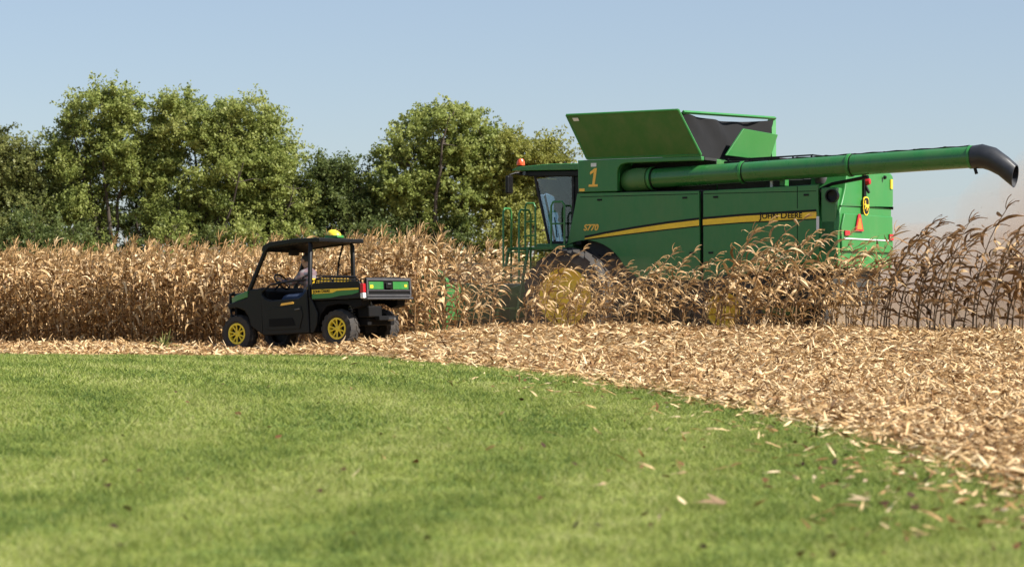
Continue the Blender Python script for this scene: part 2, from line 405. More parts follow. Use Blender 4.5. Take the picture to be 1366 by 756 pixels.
def grass():
    Vs, Ts = [], []
    for y0, y1, dens, hh, ww in ((5.5, 11, 6500, 0.036, 0.005), (11, 16, 3800, 0.038, 0.007), (16, 24, 1800, 0.04, 0.011), (24, 42, 650, 0.045, 0.018)):
        xl, xr = -0.24 * y1 - 1.8, 0.24 * y1 + 1.8
        n = int(dens * (y1 - y0) * (xr - xl))
        x = rng.uniform(xl, xr, n); y = rng.uniform(y0, y1, n)
        k = (np.abs(x) < 0.235 * y + 1.7) & (x < edge_x(y) + rng.normal(0.0, 0.16, n) + .12 * np.sin(y * 5.1) * np.sin(y * 1.9)); x, y = x[k], y[k]; n = len(x)
        z = hgt(x, y); a = rng.uniform(0, 2 * np.pi, n); h = hh * rng.uniform(0.45, 1.25, n) * (1 + .35 * np.sin(x * 6.3 + np.sin(y * 4.1)) * np.sin(y * 5.2 + np.sin(x * 3.3))); w = ww * rng.uniform(0.7, 1.3, n)
        lean = rng.uniform(0.2, 1.9, n) * h; la = rng.uniform(0, 2 * np.pi, n)
        dx, dy = np.cos(a) * w / 2, np.sin(a) * w / 2
        A = np.stack([x - dx, y - dy, z], -1); B = np.stack([x + dx, y + dy, z], -1); C = np.stack([x + lean * np.cos(la), y + lean * np.sin(la), z + h], -1)
        Vs.append(np.stack([A, B, C], 1)); Ts.append(np.clip(rng.normal(0.5, 0.25, n), 0, 1))
    o = poly_mesh('grass', np.concatenate(Vs), lawn_mat('grass_blade', True), np.concatenate(Ts))
    tag(o, 'short mown green grass covering the lawn in front', 'grass', kind='stuff')
grass()

# ------------------------------------------------------------------ dry leaf ribbons (corn and litter)
def ribbon(p, d, up, length, width, seg, droop, twist, curl=0.0, taper=True, wind=(0, 0, 0)):
    """quads of one dry leaf that starts at p heading d, sags by droop and twists; returns (seg,4,3)"""
    p = np.array(p, float); d = np.array(d, float); d /= np.linalg.norm(d)
    st = length / seg; L, Rr = [], []
    a = random.uniform(-0.5, 0.5)
    for i in range(seg + 1):
        t = i / seg
        side = np.cross(d, up); nn = np.linalg.norm(side); side = side / nn if nn > 1e-4 else np.array([1.0, 0, 0])
        nrm = np.cross(side, d); an = a + twist * t
        s = side * math.cos(an) + nrm * math.sin(an)
        w = width * (0.55 + 0.45 * min(1, t * 5)) * ((1 - t ** 2.2) if taper else 1) + 0.003
        L.append(p - s * w / 2); Rr.append(p + s * w / 2)
        p = p + d * st
        d = d + np.array([0, 0, -droop * st * (0.6 + 1.2 * t)]) + np.array(wind) * st + curl * st * side + np.array([random.gauss(0, .08), random.gauss(0, .08), random.gauss(0, .08)])
        d /= np.linalg.norm(d)
    L = np.array(L); Rr = np.array(Rr)
    return np.stack([L[:-1], Rr[:-1], Rr[1:], L[1:]], 1)

def tube_quads(pts, rs, n=5):
    pts = [np.array(p, float) for p in pts]; rings = []
    for i, p in enumerate(pts):
        t = pts[min(i + 1, len(pts) - 1)] - pts[max(i - 1, 0)]; t /= np.linalg.norm(t)
        a = np.cross(t, [0, 1, 0.3]); a /= np.linalg.norm(a); b = np.cross(t, a)
        rings.append([p + rs[i] * (a * math.cos(2 * math.pi * k / n) + b * math.sin(2 * math.pi * k / n)) for k in range(n)])
    q = []
    for i in range(len(pts) - 1):
        for k in range(n): q.append([rings[i][k], rings[i][(k + 1) % n], rings[i + 1][(k + 1) % n], rings[i + 1][k]])
    return np.array(q)

def corn_variant(seed, H=2.0, lean=0.1, hook=0.0, nleaf=13, leaf_len=0.55, wind=(0, 0, 0), ear=True, wid=(.034, .058), dr=(2.0, 8.0), t0=.06, dt=0.0):
    random.seed(seed)
    la = random.uniform(-0.3, 0.3)
    def stem_at(t):
        z = H * t
        x = lean * t * t + hook * max(0, t - 0.6) ** 2 * 3.0
        return np.array([x, math.sin(la) * lean * t, z - 0.5 * hook * max(0, t - 0.75) ** 2 * 4])
    ts = np.linspace(0, 0.97, 9)
    stem = tube_quads([stem_at(t) for t in ts], [0.014 * (1 - 0.6 * t) for t in ts])
    leaves, lt = [], []
    az = random.uniform(0, 6.28)
    for i in range(nleaf):
        t = t0 + (.96 - t0) * (i + random.uniform(-.3, .3)) / nleaf
        az += math.pi + random.gauss(0, .6)
        el = random.uniform(0.3, 1.25)
        d = (math.cos(az) * math.cos(el), math.sin(az) * math.cos(el), math.sin(el))
        ln = leaf_len * random.uniform(.6, 1.3) * (0.75 if t > .8 or t < .2 else 1)
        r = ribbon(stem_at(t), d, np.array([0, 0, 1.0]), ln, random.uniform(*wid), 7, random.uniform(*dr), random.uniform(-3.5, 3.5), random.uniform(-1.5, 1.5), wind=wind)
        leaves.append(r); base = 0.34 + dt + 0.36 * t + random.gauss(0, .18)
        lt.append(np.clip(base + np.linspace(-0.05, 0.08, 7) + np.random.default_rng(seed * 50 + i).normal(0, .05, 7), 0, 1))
    if ear:
        t = random.uniform(.42, .52); p = stem_at(t); a = random.uniform(0, 6.28); dv = np.array([math.cos(a) * .7, math.sin(a) * .7, -.6])
        ts2 = [0, .04, .1, .17, .23, .27]
        leaves.append(tube_quads([p + dv * u for u in ts2], [.012, .027, .032, .028, .018, .004], 6)); lt.append(np.full(30, random.uniform(.6, .9)))
    tas = []
    top = stem_at(.96); td = stem_at(.96) - stem_at(.86); td /= np.linalg.norm(td)
    for i in range(6):
        d = td + np.array([random.gauss(0, .35), random.gauss(0, .35), random.uniform(-.1, .3)]) * (0.2 if i == 0 else 1)
        tas.append(ribbon(top, d, np.array([0.3, 1, 0.2]), random.uniform(.15, .27), .011, 4, random.uniform(1, 5), random.uniform(-3, 3), taper=False, wind=wind))
    tas = np.concatenate(tas)
    return dict(stem=stem, leaves=np.concatenate(leaves), lt=np.concatenate(lt), tassel=tas)

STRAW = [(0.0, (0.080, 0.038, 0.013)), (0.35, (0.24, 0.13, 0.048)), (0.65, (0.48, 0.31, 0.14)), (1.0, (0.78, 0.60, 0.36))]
BROWN = [(0.0, (0.045, 0.022, 0.010)), (0.45, (0.125, 0.066, 0.027)), (0.8, (0.26, 0.15, 0.066)), (1.0, (0.52, 0.37, 0.20))]
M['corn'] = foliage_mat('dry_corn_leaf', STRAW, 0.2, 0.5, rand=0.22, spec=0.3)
M['corn_brown'] = foliage_mat('shade_darkened_corn_leaf', BROWN, 0.2, 0.6, rand=0.2)  # darker copy of the corn leaf; shade from the light's direction put into colour
M['corn_stem'] = mat('dry_corn_stem', (0.20, 0.12, 0.05), 0.7, var=0.35, vscale=6)
M['corn_stem_brown'] = mat('shade_darkened_corn_stem', (0.10, 0.062, 0.030), 0.75, var=0.35, vscale=6)  # stem tone lowered as well, standing for the same shade

upright = [corn_variant(100 + i, H=random.Random(i).uniform(1.72, 2.02), lean=random.Random(i + 50).uniform(-.1, .22), nleaf=23, leaf_len=.43, wind=(2.2, -.3, 0), wid=(.036, .066), dr=(3, 14)) for i in range(12)]
bent = [corn_variant(300 + i, H=random.Random(i).uniform(1.25, 2.0), lean=random.Random(i + 9).uniform(.2, .95), hook=random.Random(i + 3).uniform(.2, 1.1), nleaf=15, leaf_len=.46, wind=(4.5, -.4, -1.0), wid=(.022, .050), dr=(.5, 9), t0=.12, dt=-.02) for i in range(14)]
thin = [corn_variant(500 + i, H=random.Random(i).uniform(1.4, 2.0), lean=random.Random(i + 5).uniform(.25, .95), hook=random.Random(i + 6).uniform(.0, .7), nleaf=13, leaf_len=.48, wind=(4.0, -.3, -.6), t0=.15, wid=(.03, .065), dr=(.5, 7), ear=(i % 3 == 0)) for i in range(12)]

def variant_meshes(vs, leaf_m, stem_m):
    out = []
    for v in vs:
        out.append((poly_mesh('stem', v['stem'], stem_m, link=False),
                    poly_mesh('leaves', v['leaves'], leaf_m, v['lt'], link=False),
                    poly_mesh('tassel', v['tassel'], leaf_m, np.full(len(v['tassel']), .55), link=False)))
    return out
VM = {'upright': variant_meshes(upright, M['corn'], M['corn_stem']), 'bent': variant_meshes(bent, M['corn'], M['corn_stem']), 'thin': variant_meshes(thin, M['corn_brown'], M['corn_stem_brown'])}
_cn = [0]
def corn_plant(kind, x, y, rz, s, label, group):
    vm = VM[kind]; k = _cn[0] % len(vm); _cn[0] += 1
    r = empty('corn_plant', (x, y, float(hgt(x, y)) - 0.02), (random.gauss(0, .05), random.gauss(0, .05), rz)); r.scale = (s, s, s * random.uniform(.93, 1.07))
    for nm, me in zip(('stem', 'leaves', 'tassel'), vm[k]): obj_from(me, nm, r)
    tag(r, label, 'corn plant', group)

random.seed(21)
def jit(a): return random.gauss(0, a)
# standing block behind the vehicle: front row as single plants
def inside(x, y): return abs(x) < 0.2277 * y + 0.35
LEFT_EDGE = 4.5     # r where the header has reached
r = LEFT_EDGE
nleft = 0
while r < 19 and nleft < 150:
    x, y = xy(jit(.08), r)
    if inside(x, y):
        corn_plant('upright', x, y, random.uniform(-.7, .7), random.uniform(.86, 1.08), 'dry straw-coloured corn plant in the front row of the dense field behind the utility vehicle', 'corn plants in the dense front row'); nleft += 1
    r += .16 + abs(jit(.02))
# thin strip left standing in front of the harvester
nstrip = 0
for q0, st in ((0.0, .27), (.5, .27), (1.05, .27), (1.6, .28), (2.2, .30)):
    r = LEFT_EDGE - .1
    while r > -13:
        x, y = xy(q0 + jit(.08), r)
        px = 683 + 3000 * x / y
        if inside(x, y) and nstrip < 200 and random.random() > (.62 if px < 690 else .28 if px < 930 else .06 if px < 1170 else .12):
            if px > 1170:
                corn_plant('thin', x, y, jit(.3), random.uniform(.9, 1.1) * (1.12 if px > 1290 else 1), 'corn plant with shade-darkened brown leaves bending right against the dust behind the harvester', 'shade-darkened corn plants right of the harvester')
            else:
                corn_plant('bent', x, y, jit(.4), random.uniform(.62, .90) if px < 740 else random.uniform(.56, .80) if px < 845 else random.uniform(.62, .95) if px < 930 else random.uniform(.78, 1.08), 'tan bent corn plant in the thin strip in front of the green harvester', 'corn plants in front of the harvester')
            nstrip += 1
        r -= st + abs(jit(.05))
print('single corn plants', nleft, nstrip)

def rot_scale(V, rz, s, loc):
    c, n = math.cos(rz), math.sin(rz); Mx = np.array([[c, -n, 0], [n, c, 0], [0, 0, 1.0]]) * s
    return V @ Mx.T + np.array(loc)
def corn_field():
    Q, T = [], []
    def put(v, x, y, rz, s, dt):
        loc = (x, y, float(hgt(x, y)) - .02)
        Q.append(rot_scale(v['leaves'], rz, s, loc)); T.append(np.clip(v['lt'] + dt, 0, 1))
        Q.append(rot_scale(v['stem'], rz, s, loc)); T.append(np.full(len(v['stem']), .28 + dt))
        Q.append(rot_scale(v['tassel'], rz, s, loc)); T.append(np.full(len(v['tassel']), .55 + dt))
    rows = [0.0, .38] + [.76 * i for i in range(1, 17)]
    for qi, q0 in enumerate(rows):
        r = LEFT_EDGE + (0.0 if q0 < 1.8 else 2.0)
        if q0 > 8.6: r = 1.2
        while r < 27:
            x, y = xy(q0 + jit(.07), r); px = 683 + 3000 * x / y
            if -420 < px < 700 and (q0 > 0 or px < -30): put(upright[random.randrange(12)], x, y, random.uniform(-.8, .8), random.uniform(.9, 1.1), jit(.10))
            r += (.17 if q0 < 5 else .28) + abs(jit(.03))
    # beyond the frame's left edge the front rows carry on
    r = 19.0
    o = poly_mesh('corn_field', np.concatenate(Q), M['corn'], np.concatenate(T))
    tag(o, 'mass of ripe dry corn standing behind the front row of the field', 'corn field', kind='stuff')
corn_field()

# ------------------------------------------------------------------ litter of husks and stalks
def litter():
    Q, T = [], []
    random.seed(5)
    def piece(x, y, L, W, tilt, tn, seg=3, lift=None):
        a = random.uniform(0, 6.28); d = (math.cos(a) * math.cos(tilt), math.sin(a) * math.cos(tilt), math.sin(tilt))
        z = float(hgt(x, y)) + (random.uniform(.0, .07) if lift is None else lift)
        Q.append(ribbon((x, y, z), d, np.array([0, 0, 1.0]), L, W, seg, random.uniform(0, 5), random.uniform(-2, 2), random.uniform(-5, 5)))
        T.append(np.full(seg, np.clip(tn + random.gauss(0, .03), 0, 1)))
    def field(n, y0, y1, size):
        c = 0
        while c < n:
            y = random.uniform(y0, y1); x = random.uniform(-.24 * y - 1.6, .24 * y + 1.6)
            e = float(edge_x(y)); dd = x - e + (random.gauss(0, .13) if random.random() < .9 else random.expovariate(2.2))
            if dd < 0: continue
            q, r = qr(x, y)
            if q > 6: continue
            c += 1
            # patchy depth of trash: piles and hollows
            pile = .5 + .5 * math.sin(x * 1.3 + y * .7) * math.sin(y * 1.1 - x * .4)
            piece(x, y, random.uniform(.10, .30) * size, random.uniform(.018, .05) * size, random.uniform(-.12, .5) * (1 if random.random() < .85 else 2.2), random.betavariate(1.25, 1.1), 3, random.uniform(.0, .05 + .06 * pile))
    field(21000, 9, 16, .42); field(25000, 16, 24, .52); field(24000, 24, 33, .66); field(26000, 33, 46, .8)
    # broken stalks sticking out
    for _ in range(1300):
        y = random.uniform(12, 43); x = random.uniform(-.24 * y, .24 * y)
        q, r = qr(x, y)
        if x < edge_x(y) + .3 or q > 3: continue
        z = float(hgt(x, y)); a = random.uniform(0, 6.28); t = abs(random.gauss(.5, .4)); L = random.uniform(.10, .30) * (.7 if y < 24 else 1)
        p = np.array([x, y, z]); d = np.array([math.cos(a) * math.cos(t), math.sin(a) * math.cos(t), math.sin(t)])
        s = tube_quads([p, p + d * L], [.008, .006], 4); Q.append(s); T.append(np.full(len(s), random.uniform(.45, .95)))
    o = poly_mesh('corn_litter', np.concatenate(Q), M['litter'], np.concatenate(T))
    tag(o, 'pale chopped corn husks and stalks covering the harvested ground', 'corn litter', kind='stuff')
M['litter'] = foliage_mat('corn_husk_litter', [(0.0, (0.07, 0.032, 0.012)), (0.3, (0.26, 0.14, 0.054)), (0.6, (0.53, 0.355, 0.17)), (1.0, (0.77, 0.60, 0.37))], 0.15, 0.6)
litter()

def weed():
    random.seed(8); Q = []
    for k in range(40):
        a = random.uniform(0, 6.28); el = random.uniform(.6, 1.5)
        Q.append(ribbon((random.gauss(0, .02), random.gauss(0, .02), random.uniform(0, .02)), (math.cos(a) * math.cos(el), math.sin(a) * math.cos(el), math.sin(el)), np.array([0, 0, 1.0]), random.uniform(.2, .45), random.uniform(.02, .035), 5, random.uniform(1, 5), random.uniform(-1, 1)))
    Q = np.concatenate(Q); y = 40.9; x = (218 - 683) / 3000 * y
    o = poly_mesh('weed', Q, foliage_mat('weed_leaf', [(0, (.10, .12, .03)), (1, (.25, .27, .09))], .3, .6), rng.uniform(0, 1, len(Q)))
    o.location = (x, y, float(hgt(x, y))); tag(o, 'small grey-green weed growing at the foot of the dry corn', 'weed')
weed()

# single husks and leaves that blew onto the lawn
def on_lawn(px, py, z=0.0):
    y = 3000 * (1.0 - z) / (py - 390); return (px - 683) / 3000 * y, y
def lawn_debris():
    random.seed(44)
    M['husk'] = foliage_mat('pale_husk', [(0, (.34, .21, .11)), (1, (.74, .60, .40))], .2, .6, rand=1.0)
    M['dead_leaf'] = foliage_mat('dead_tree_leaf', [(0, (.028, .016, .010)), (1, (.16, .070, .032))], .15, .7, rand=1.0)
    hm = []
    for i in range(5):
        random.seed(70 + i)
        q = np.concatenate([ribbon((-.06, 0, .035), (1, random.uniform(-.08, .08), random.uniform(0, .12)), np.array([0, 0, 1.0]), random.uniform(.10, .19), random.uniform(.022, .036), 6, 2.0, random.uniform(-1.5, 1.5), random.uniform(-4, 4)) for _ in range(2)])
        q[..., 2] = np.maximum(q[..., 2], .03); hm.append(poly_mesh('corn_husk', q, M['husk'], np.full(len(q), .5), link=False))
    lm = []
    for i in range(5):
        random.seed(90 + i)
        q = ribbon((-.03, 0, .04), (1, 0, random.uniform(.0, .5)), np.array([0, 0, 1.0]), random.uniform(.05, .075), random.uniform(.035, .05), 5, 3.0, random.uniform(-1.2, 1.2), random.uniform(-3, 3))
        q[..., 2] = np.maximum(q[..., 2], .032); lm.append(poly_mesh('fallen_leaf', q, M['dead_leaf'], np.full(len(q), .5), link=False))
    random.seed(45)
    husks = [(1031, 636), (1045, 598), (1133, 645), (1218, 616), (1306, 682), (1130, 686), (1098, 578), (915, 532), (735, 521), (1180, 648), (1242, 637), (1270, 600), (1325, 660), (1150, 590), (960, 545), (1060, 567), (1205, 640), (1110, 655), (850, 519), (1290, 668), (1345, 672), (690, 505), (1240, 655), (1340, 690)]
    for _ in range(26):
        py = random.uniform(500, 700); yy = 3000 / (py - 390); px = 683 + 3000 * (float(edge_x(yy)) - random.expovariate(1.6) - .1) / yy
        if 420 < px < 1366: husks.append((px, py))
    for px, py in husks:
        x, y = on_lawn(px, py); o = obj_from(random.choice(hm), 'corn_husk'); o.location = (x, y, float(hgt(x, y)) + .005); o.rotation_euler = (0, 0, random.uniform(0, 6.28)); s = random.uniform(.7, 1.15); o.scale = (s,) * 3
        tag(o, 'pale dry corn husk lying alone on the mown green lawn', 'corn husk', 'corn husks blown onto the lawn')
    for i in range(230):
        px = 683 + 683 * (1 - random.random() ** 1.6) * (1 if random.random() < .8 else -.8); py = random.uniform(500, 750)
        x, y = on_lawn(px, py)
        if x > edge_x(y) - .1: continue
        o = obj_from(random.choice(lm), 'fallen_leaf'); o.location = (x, y, .006); o.rotation_euler = (random.gauss(0, .3), random.gauss(0, .3), random.uniform(0, 6.28)); s = random.uniform(.4, .9); o.scale = (s,) * 3
        tag(o, 'small dead brown leaf lying on the mown green lawn', 'fallen leaf', 'dead leaves scattered on the lawn')
lawn_debris()

# ------------------------------------------------------------------ trees and bushes
def crown_mat(name, dark, mid, light):
    return foliage_mat(name, [(0.0, dark), (0.45, mid), (1.0, light)], 0.5, 0.5, spec=0.3)
CM = [crown_mat('leaf_green', (.110, .148, .040), (.250, .300, .075), (.420, .445, .150)),
      crown_mat('leaf_olive', (.075, .090, .030), (.185, .210, .060), (.340, .340, .125)),
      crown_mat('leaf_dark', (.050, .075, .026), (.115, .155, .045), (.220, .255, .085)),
      crown_mat('leaf_yellowish', (.105, .118, .028), (.270, .285, .062), (.430, .420, .130))]
def tree(name, label, cat, group, px, Y, top, base_w, lobes, cm, seed, nleaf=330, leaf=.17, limbs=5, bush=False):
    """lobes: list of (dx, z, rx, rz, clusters) in metres: the crown's masses."""
    X = (px - 683) / 3000 * Y
    rn = random.Random(seed); g = np.random.default_rng(seed)
    root = empty(name, (X, Y, 0)); tag(root, label, cat, group)
    W = MB(); nodes = []
    for i in range(limbs):
        lb = lobes[i % len(lobes)]
        end = Vector((lb[0] + rn.gauss(0, lb[2] * .35), rn.gauss(0, lb[2] * .5), lb[1] + lb[3] * rn.uniform(.2, .75)))
        b0 = Vector((rn.uniform(-.5, .5) * base_w, rn.uniform(-.3, .3) * base_w, -.1))
        pts = []
        for k in range(8):
            t = k / 7; p = b0.lerp(end, t) if False else Vector((b0.x + (end.x - b0.x) * t ** 1.4, b0.y + (end.y - b0.y) * t ** 1.4, b0.z + (end.z - b0.z) * t ** .9))
            p += Vector((rn.gauss(0, .09), rn.gauss(0, .09), 0)) * (1 if 0 < k else 0); pts.append(p)
        r0 = (.07 if bush else rn.uniform(.13, .22))
        W.tube(pts, [r0 * (1 - .85 * k / 7) + .012 for k in range(8)], 6); nodes += [(p, r0 * (1 - .85 * k / 7)) for k, p in enumerate(pts) if k > 1]
    C, CT = [], []
    for (dx, z, rx, rz, nc) in lobes:
        for _ in range(nc):
            u = g.normal(size=3); u /= np.linalg.norm(u); rad = g.uniform(.15, 1) ** .45
            c = np.array([dx + u[0] * rx * rad, u[1] * rx * rad * .9, z + u[2] * rz * rad]); 
            if c[2] < .3: c[2] = g.uniform(.3, 1.2)
            C.append(c); CT.append(g.normal(.5, .13))
    for c in C:
        v = Vector(c); n, rr = min(nodes, key=lambda q: (q[0] - v).length + max(0, q[0].z - v.z) * .8)
        m = n.lerp(v, .5) + Vector((rn.gauss(0, .12), rn.gauss(0, .12), rn.uniform(0, .2)))
        W.tube([n, m, v], [min(rr * .6, .05) + .006, .018, .006], 4, caps=False)
    W.build('trunk', M['bark'], root, smooth=60, normals=False)
    Q, T = [], []
    for c, ct in zip(C, CT):
        n = int(nleaf * g.uniform(.6, 1.5)); sp = g.uniform(.35, .95)
        # leaves gather on twigs that radiate from the cluster's heart
        tw = g.normal(size=(9, 3)); tw /= np.linalg.norm(tw, axis=1)[:, None]; tw[:, 2] = tw[:, 2] * .75 + .12
        ti = g.integers(0, 9, n); tt = g.uniform(.1, 1.7, n)[:, None]
        p = c + tw[ti] * tt * sp + g.normal(0, .09, (n, 3))
        a = g.normal(size=(n, 3)); a /= np.linalg.norm(a, axis=1)[:, None]; b = np.cross(a, g.normal(size=(n, 3))); b /= np.linalg.norm(b, axis=1)[:, None]
        s = (leaf * g.uniform(.6, 1.3, n))[:, None]
        Q.append(np.stack([p - a * s * .55, p - b * s * .3, p + a * s * .55, p + b * s * .3], 1)); T.append(np.clip(ct + g.normal(0, .16, n), 0, 1))
    poly_mesh('crown', np.concatenate(Q), cm, np.concatenate(T), root)
    return root
Y1 = 130.0; s1 = 3000 / Y1
TG = 'trees behind the corn field'
def lob(px0, pxs, pys, rxs, rzs, n): return ((pxs - px0) / s1, (390 - pys) / s1 + 1, rxs / s1, rzs / s1, n)
def T(label, px0, lobes, cm, seed, Y=Y1, **k):
    tree('tree', label, 'tree', TG, px0, Y, 0, k.pop('base_w', 1.2), [lob(px0, *l) for l in lobes], CM[cm], seed, **k)
T('olive green tree cut by the left edge of the photo', 15, [(5, 215, 48, 42, 34), (38, 245, 42, 52, 34), (-30, 240, 45, 60, 30), (10, 285, 50, 40, 34)], 1, 1)
T('tall narrow-topped tree, highest of the left clump', 135, [(140, 150, 48, 36, 38), (98, 195, 40, 44, 32), (165, 210, 46, 55, 42), (110, 260, 54, 50, 40)], 0, 2, base_w=2.2, limbs=6)
T('broad light green tree with several dark stems beside the tallest tree', 265, [(245, 165, 52, 42, 46), (320, 168, 48, 44, 40), (205, 215, 45, 55, 38), (290, 235, 64, 55, 56), (372, 215, 24, 34, 16), (345, 190, 25, 30, 16), (350, 235, 44, 40, 30), (235, 290, 44, 36, 26)], 0, 3, base_w=3.2, limbs=8)
T('low bright green tree on the right slope of the left clump', 365, [(360, 255, 40, 38, 34), (400, 280, 38, 38, 32), (345, 290, 40, 32, 26), (330, 225, 30, 30, 16)], 0, 4, base_w=1.5)
T('small dark tree with a feathery top left of the big middle tree', 455, [(448, 235, 30, 32, 28), (470, 275, 40, 40, 34), (430, 280, 26, 36, 20)], 2, 5)
T('big round green tree, tallest behind the cab side of the corn', 585, [(590, 182, 58, 42, 56), (540, 235, 50, 48, 52), (610, 255, 62, 55, 50), (655, 200, 36, 36, 26), (560, 290, 45, 40, 26)], 0, 6, base_w=2.4, limbs=7, leaf=.19)
T('yellowish green tree right behind the harvester cab', 700, [(705, 210, 46, 38, 36), (665, 255, 40, 45, 34), (735, 225, 34, 34, 26), (700, 290, 60, 40, 34)], 3, 7, base_w=2.0, limbs=6)
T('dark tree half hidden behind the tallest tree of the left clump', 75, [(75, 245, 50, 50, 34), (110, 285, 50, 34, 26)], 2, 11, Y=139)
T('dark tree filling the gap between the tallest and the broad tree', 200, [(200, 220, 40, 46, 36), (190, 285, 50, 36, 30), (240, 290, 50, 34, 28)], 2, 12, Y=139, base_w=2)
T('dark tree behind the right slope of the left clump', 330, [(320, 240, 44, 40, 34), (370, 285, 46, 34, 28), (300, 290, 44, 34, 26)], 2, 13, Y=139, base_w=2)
T('dark tree behind the small feathery-topped tree', 485, [(480, 275, 34, 36, 26), (520, 280, 38, 40, 30)], 2, 14, Y=139)
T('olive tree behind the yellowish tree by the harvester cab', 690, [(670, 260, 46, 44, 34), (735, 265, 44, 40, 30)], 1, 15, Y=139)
BG = 'bushes under the trees'
random.seed(3)
bl = [('dark leafy bush at the foot of the left trees', 2), ('olive bush at the foot of the trees', 1), ('bright green bush in front of the tree stems', 0)]
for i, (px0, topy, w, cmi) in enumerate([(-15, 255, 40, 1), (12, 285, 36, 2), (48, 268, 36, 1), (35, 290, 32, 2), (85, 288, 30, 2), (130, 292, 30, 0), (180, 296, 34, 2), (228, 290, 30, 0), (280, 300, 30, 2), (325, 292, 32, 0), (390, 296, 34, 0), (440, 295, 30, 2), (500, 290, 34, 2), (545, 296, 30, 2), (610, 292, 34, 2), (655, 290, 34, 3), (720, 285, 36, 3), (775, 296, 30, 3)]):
    w0 = w / s1
    lb = {0: 'bright green bush growing under the trees', 1: 'olive bush growing under the trees', 2: 'dark green bush growing under the trees', 3: 'yellowish bush growing under the trees near the harvester cab'}[cmi]
    hz = (390 - topy) / s1 + 1
    tree('bush', lb, 'bush', BG, px0, Y1 - 3 + random.uniform(-2, 3), 0, .8, [(0, hz * .62, w0, hz * .38, 26), (random.uniform(-.8, .8), hz * .3, w0 * 1.05, hz * .32, 22)], CM[cmi], 40 + i, nleaf=200, leaf=.17, limbs=4, bush=True)

# ------------------------------------------------------------------ wheels
def wheel(parent, x, y, z, r, w, rim_r, out, spokes=None, lug_n=22, rim_m='yellow_rim', lug_h=.035, name='wheel'):
    """out: +1 / -1, the side the dish faces."""
    root = empty(name, (x, y, z)); root.parent = parent
    h = w / 2
    t = MB(); t.lathe([(rim_r, -h * .72), (rim_r + (r - rim_r) * .35, -h), (r * .93, -h * .92), (r * .985, -h * .5), (r, 0), (r * .985, h * .5), (r * .93, h * .92), (rim_r + (r - rim_r) * .35, h), (rim_r, h * .72)], (0, 0, 0), 'y', 40)
    for k in range(lug_n):
        for sd in (-1, 1):
            a = 2 * math.pi * (k + (.5 if sd > 0 else 0)) / lug_n; da = .55 * math.pi / lug_n * 2
            def P(ang, rr, yy): return (rr * math.cos(ang), yy, rr * math.sin(ang))
            wd = .28 * 2 * math.pi / lug_n
            y0, y1 = sd * h * .02, sd * h * .97
            vs = []
            for rr0, rr1 in ((r * .96, r * .90), (r + lug_h * .6, r * .97)):
                vs += [P(a - wd, rr0, y0), P(a + wd, rr0, y0), P(a + da + wd, rr1, y1), P(a + da - wd, rr1, y1)]
            t.hexa(vs)
    t.build('tyre', M['rubber'], root, smooth=30)
    rm = MB(); o = out
    if spokes is None:
        rm.lathe([(rim_r * 1.02, o * h * .80), (rim_r * 1.02, o * h * .70), (rim_r * .90, o * h * .62), (rim_r * .84, o * h * .12), (rim_r * .55, o * h * .02), (rim_r * .50, o * h * .22), (rim_r * .30, o * h * .26), (rim_r * .27, o * h * .48), (0.001, o * h * .50)], (0, 0, 0), 'y', 40)
        for k in range(10):
            a = 2 * math.pi * k / 10; c = (rim_r * .40 * math.cos(a), o * h * .28, rim_r * .40 * math.sin(a))
            rm.lathe([(.022, -.01), (.022, .03), (.001, .03)], c, 'y', 6)
    else:
        rm.lathe([(rim_r * 1.03, o * h * .74), (rim_r * 1.03, o * h * .84), (rim_r * .86, o * h * .84), (rim_r * .84, o * h * .3)], (0, 0, 0), 'y', 40, closed=True)
        rm.lathe([(rim_r * .30, o * h * .3), (rim_r * .30, o * h * .66), (rim_r * .12, o * h * .74), (.001, o * h * .74)], (0, 0, 0), 'y', 20)
        for k in range(spokes):
            for dd in (-.16, .16):
                a0 = 2 * math.pi * k / spokes + dd * .6; a1 = 2 * math.pi * k / spokes + dd * 1.7
                p0 = (rim_r * .2 * math.cos(a0), o * h * .64, rim_r * .2 * math.sin(a0)); p1 = (rim_r * .9 * math.cos(a1), o * h * .76, rim_r * .9 * math.sin(a1))
                rm.tube([p0, p1], [rim_r * .075, rim_r * .085], 6)
    rm.build('rim', M[rim_m], root, smooth=40)
    if spokes is not None:
        bk = MB(); bk.lathe([(rim_r * .98, o * h * .1), (.05, o * h * .1), (.001, o * h * .1)], (0, 0, 0), 'y', 24); bk.build('brake_disc', M['dark_cavity'], root)
    return root

def arc(cx, cz, r, a0, a1, n): return [(cx + r * math.cos(R(a0 + (a1 - a0) * i / n)), cz + r * math.sin(R(a0 + (a1 - a0) * i / n))) for i in range(n + 1)]

